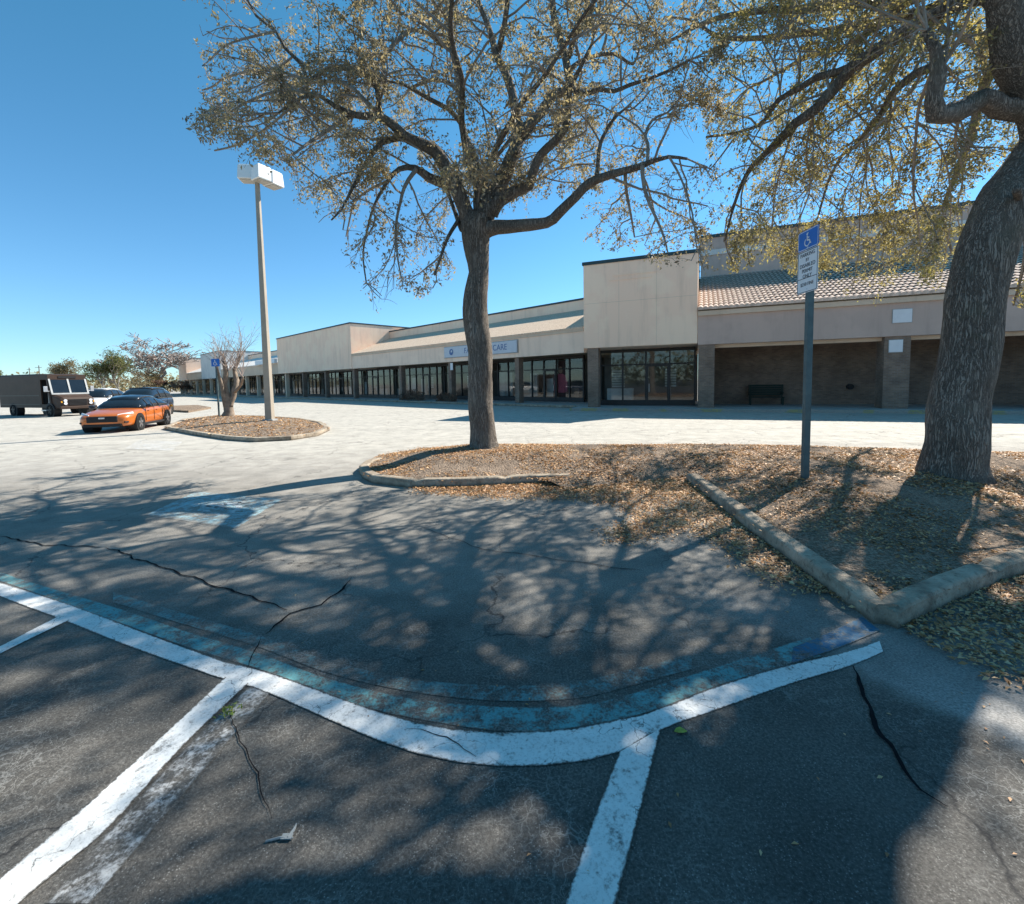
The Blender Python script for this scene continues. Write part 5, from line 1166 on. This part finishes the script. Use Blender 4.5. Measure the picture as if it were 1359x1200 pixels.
e = car('parked_vehicle', Vector((-32.6, 35.8, 0)), rad(288), 'white vehicle with dark windows between the delivery van and the orange sedan', 'white_paint', 'white_paint', SUV, UGH, 1.13, (1.45, -1.4), .37, 'cars parked down the row', rim='rim')
front_lamps(e, 2.28, .9, .88, (2.32, 1.0, .78, .22), (2.3, 1.3, .45, .14))
# brown step van
e = empty('delivery_van', Vector((-32.3, 31.6, 0)), rad(338), 'dark brown delivery van with a split windscreen and open side door', 'delivery van')
e.scale = (.93, .93, .93)
def ringbox(x0, x1, w, z0, z1, r=.12, xt=None):
    out = []
    for x, xt_ in ((x0, x0), (x1, x1 if xt is None else xt)):
        pts = []
        for cy, cz_, a0_ in ((w - r, z1 - r, 0), (-w + r, z1 - r, 90)):
            for i in range(4): a = rad(a0_ + 30 * i); pts.append(Vector((xt_, cy + r * math.cos(a), cz_ + r * math.sin(a))))
        pts += [Vector((x, -w, z0)), Vector((x, w, z0))]; out.append(pts)
    return out
m = MB(); m.loft(ringbox(-4.2, 1.55, 1.12, .62, 3.05)); m.build('cargo_box', M['brown'], e, smooth=False)
m = MB(); m.loft([[Vector((1.56, y, z)) for y, z in ((1.12, 3.04), (-1.12, 3.04), (-1.12, 2.62), (1.12, 2.62))], [Vector((2.62, y, z)) for y, z in ((1.08, 2.98), (-1.08, 2.98), (-1.08, 2.62), (1.08, 2.62))]])
for s_ in (1, -1):   # cab sides: rear post, sill and front post round the door opening
    m.box((1.64, s_ * 1.08, 1.63), (.16, .08, 1.98)); m.box((2.3, s_ * 1.08, .74), (1.3, .08, .26))
    m.slab([Vector((2.95, s_ * 1.12, .9)), Vector((2.72, s_ * 1.12, .9)), Vector((2.5, s_ * 1.12, 2.62)), Vector((2.62, s_ * 1.12, 2.62))], (0, -s_ * .08, 0))
m.box((2.9, 0, 1.22), (.1, 2.08, .8)); cab = m.build('cab', M['brown'], e)
m = MB(); m.slab([Vector((2.9, 1.0, 1.62)), Vector((2.9, -1.0, 1.62)), Vector((2.6, -1.0, 2.6)), Vector((2.6, 1.0, 2.6))], (.03, 0, .01)); ws = m.build('windscreen', M['car_glass'], e)
m = MB()
for y in (-1.02, 0, 1.02): m.slab([Vector((2.945, y - .05, 1.58)), Vector((2.945, y + .05, 1.58)), Vector((2.62, y + .05, 2.66)), Vector((2.62, y - .05, 2.66))], (.035, 0, .012))
m.slab([Vector((2.95, -1.06, 1.55)), Vector((2.95, 1.06, 1.55)), Vector((2.925, 1.06, 1.65)), Vector((2.925, -1.06, 1.65))], (.045, 0, .01)); m.build('windscreen_frame', M['steel'], ws)
m = MB(); m.box((2.63, 0, 2.8), (.04, 1.0, .16)); m.build('vent', M['black_plastic'], e)
m = MB(); m.loft([[Vector((x, y * w, z)) for y, z in ((1, z0), (1, z1 - .12), (.85, z1), (-.85, z1), (-1, z1 - .12), (-1, z0))] for x, w, z0, z1 in ((2.9, 1.06, .6, 1.58), (3.4, 1.02, .58, 1.46), (3.72, .96, .58, 1.34), (3.82, .9, .62, 1.22))]); m.build('bonnet', M['brown'], e, bevel=.03)
m = MB()
for i in range(5): m.box((3.83, 0, .82 + i * .09), (.05, 1.05, .05))
m.build('grille', M['black_plastic'], e)
for s_ in (1, -1):
    for z in (1.12, .92):
        m = MB(); m.cyl((3.76, s_ * .72, z), (3.86, s_ * .72, z), .1, 14); m.build('headlight', M['lens'], e)
    m = MB(); m.box((3.78, s_ * .9, 1.03), (.08, .08, .12)); m.build('indicator', M['amber'], e)
    m = MB(); m.box((2.85, s_ * 1.32, 1.95), (.06, .2, .38)); m.cyl((2.85, s_ * 1.1, 1.8), (2.85, s_ * 1.3, 1.8), .02, 6); m.build('mirror', M['silver'], e, bevel=.02)
    for x in (2.72, -2.3):
        m = MB(); m.cyl((x, s_ * 1.125, .42), (x, s_ * .7, .42), .56, 24); m.build('wheel_arch', M['black_plastic'], e)
        wheel(e, x, s_ * 1.03, .43, .26, M['dark_rim'])
m = MB(); m.box((3.86, 0, .62), (.14, 2.1, .2)); m.build('bumper', M['brown'], e, bevel=.03)
m = MB(); m.box((2.2, -.62, 1.0), (.5, .5, .12)); m.box((1.98, -.62, 1.4), (.1, .46, .7)); m.build('driver_seat', M['interior_pale'], e, bevel=.03)
m = MB(); m.box((2.2, -1.12, .45), (.6, .26, .07)); m.build('step', M['silver'], e)
m = MB()
for s_ in (1, -1): m.box((-1.3, s_ * 1.128, 1.5), (5.6, .014, .05)); m.box((-1.3, s_ * 1.128, .86), (5.6, .014, .04))
m.build('side_rail', M['dark_rim'], e)
m = MB(); m.box((1.62, 0, 1.7), (.04, 2.0, 2.0)); m.build('bulkhead', M['black_plastic'], e)

# utility poles far behind the van
for px, yt, Y, lab in ((54, 485, 150, 'distant utility pole with a crossarm above the delivery van'), (41, 488, 165, 'thinner distant utility pole left of the one with the crossarm')):
    p = at(px, 515, Y); h = at(px, yt, Y).z; e = empty('utility_pole', Vector((p.x, p.y, 0)), 0, lab, 'utility pole', 'utility poles')
    m = MB(); m.cyl((0, 0, -.2), (0, 0, h), .16, 8, .11); m.build('shaft', M['wood_pole'], e)
    m = MB(); m.box((0, -.15, h - .7), (2.2 if px > 50 else 1.4, .12, .12)); m.build('crossarm', M['wood_pole'], e)
# dark shrub at the foot of the shop windows
def shrub(name, fr, a, d, w, h, dep, label, seed, n=1800, mat='red_leaf'):
    b = fr.p(a, d, SW); e = empty(name, b, 0, label, 'shrub'); g_ = np.random.RandomState(seed); m = MB()
    for i in range(26):
        q = Vector((0, 0, 0)) + fr.T * g_.uniform(-w / 2, w / 2) * .6; tip = fr.T * g_.uniform(-w / 2, w / 2) + fr.N * g_.uniform(-dep / 2, dep / 2) + Vector((0, 0, h * g_.uniform(.6, 1))); m.tube([q, q.lerp(tip, .5) + Vector((0, 0, .08)), tip], [.012, .008, .004], 4, cap=False)
    m.build('stems', M['twig'], e, fix=False)
    u = g_.uniform(-1, 1, n); v = g_.uniform(-1, 1, n); z = g_.uniform(.05, 1, n) * (1 - .35 * u * u) * (1 + .12 * np.sin(u * 9 + seed))
    Pp = np.outer(u * w / 2, np.array(fr.T)) + np.outer(v * dep / 2, np.array(fr.N)); Pp[:, 2] = z * h
    ax = unit(g_.normal(0, 1, (n, 3))); nn = g_.normal(0, 1, (n, 3)); nn = unit(nn - ax * (nn * ax).sum(1, keepdims=True)); l = g_.uniform(.08, .15, n)
    leaf_mesh('foliage', Pp, nn, ax, l, l * .6, M[mat], e)
shrub('shrub', FA, sA(546, .4), .4, 3.4, 1.0, .8, 'low dark reddish shrub at the foot of the shop windows', 3)
shrub('shrub', FA, sA(592, .5), .5, 2.4, .75, .6, 'small brown shrub beside the oak trunk below the eye care sign', 4, 1100)
# small litter on the bay
p = gr(305, 946, .01); g_ = np.random.RandomState(6); n = 60
ax = unit(np.stack([g_.normal(0, .6, n), g_.normal(0, .6, n), np.abs(g_.normal(.6, .3, n))], 1)); nn = g_.normal(0, 1, (n, 3)); nn = unit(nn - ax * (nn * ax).sum(1, keepdims=True))
o = leaf_mesh('weed', np.stack([g_.normal(0, .022, n), g_.normal(0, .022, n), g_.uniform(.005, .03, n)], 1), nn, ax, g_.uniform(.02, .045, n), g_.uniform(.004, .01, n), M['weed']); o.location = p
tag(o, 'small yellow green weed growing in a crack beside the stall line', 'weed')
def tuft(name, px, py, mat, label, cat, shape):
    p = gr(px, py, .004); m = MB(); shape(m); o = m.build(name, M[mat]); o.location = p; tag(o, label, cat)
tuft('plastic_scrap', 375, 1113, 'scrap', 'bent pale sliver of plastic lying on the dark asphalt', 'litter', lambda m: (m.tube([Vector((-.06, -.01, .0)), Vector((-.01, 0, .004)), Vector((.04, .0, .002))], [.004, .005, .003], 6), m.tube([Vector((.02, .0, .004)), Vector((.03, .03, .006)), Vector((.028, .055, .004))], [.005, .006, .003], 6), m.box((.015, .004, .004), (.04, .022, .005))))
tuft('yellow_leaf', 903, 971, 'weed', 'single yellow and black curled leaf below the white stall line', 'leaf', lambda m: m.loft([[Vector((x, w, abs(w) * .5)), Vector((x, 0, .002)), Vector((x, -w, abs(w) * .5)), Vector((x, 0, .006))] for x, w in ((-.03, .002), (-.015, .016), (.005, .02), (.02, .012), (.032, .002))]))
# unseen trees added behind the camera to darken what the shop windows mirror
g_ = np.random.RandomState(12); PP = []
for i in range(110):
    x = -75 + 170 * g_.rand(); y = -55 - 12 * g_.rand(); h = 5 + 5 * g_.rand()
    PP.append(np.array([x, y, 0]) + np.array([2.4, 2.4, 1]) * g_.normal(0, 1, (60, 3)) * np.array([1, 1, 0]) + np.array([0, 0, 1]) * (g_.rand(60, 1) * h))
PP = np.concatenate(PP); n_ = len(PP); ax = unit(g_.normal(0, 1, (n_, 3))); nn = g_.normal(0, 1, (n_, 3)); nn = unit(nn - ax * (nn * ax).sum(1, keepdims=True)); l = g_.uniform(.8, 1.7, n_)
tag(leaf_mesh('reflection_trees', PP, nn, ax, l, l * .6, M['green_leaf']), 'unseen loose line of trees added to darken the shop window reflections', 'woods', kind='stuff')
print('LEAVES', [(o.name, len(o.data.polygons)) for o in bpy.data.objects if o.type == 'MESH' and len(o.data.polygons) > 15000])
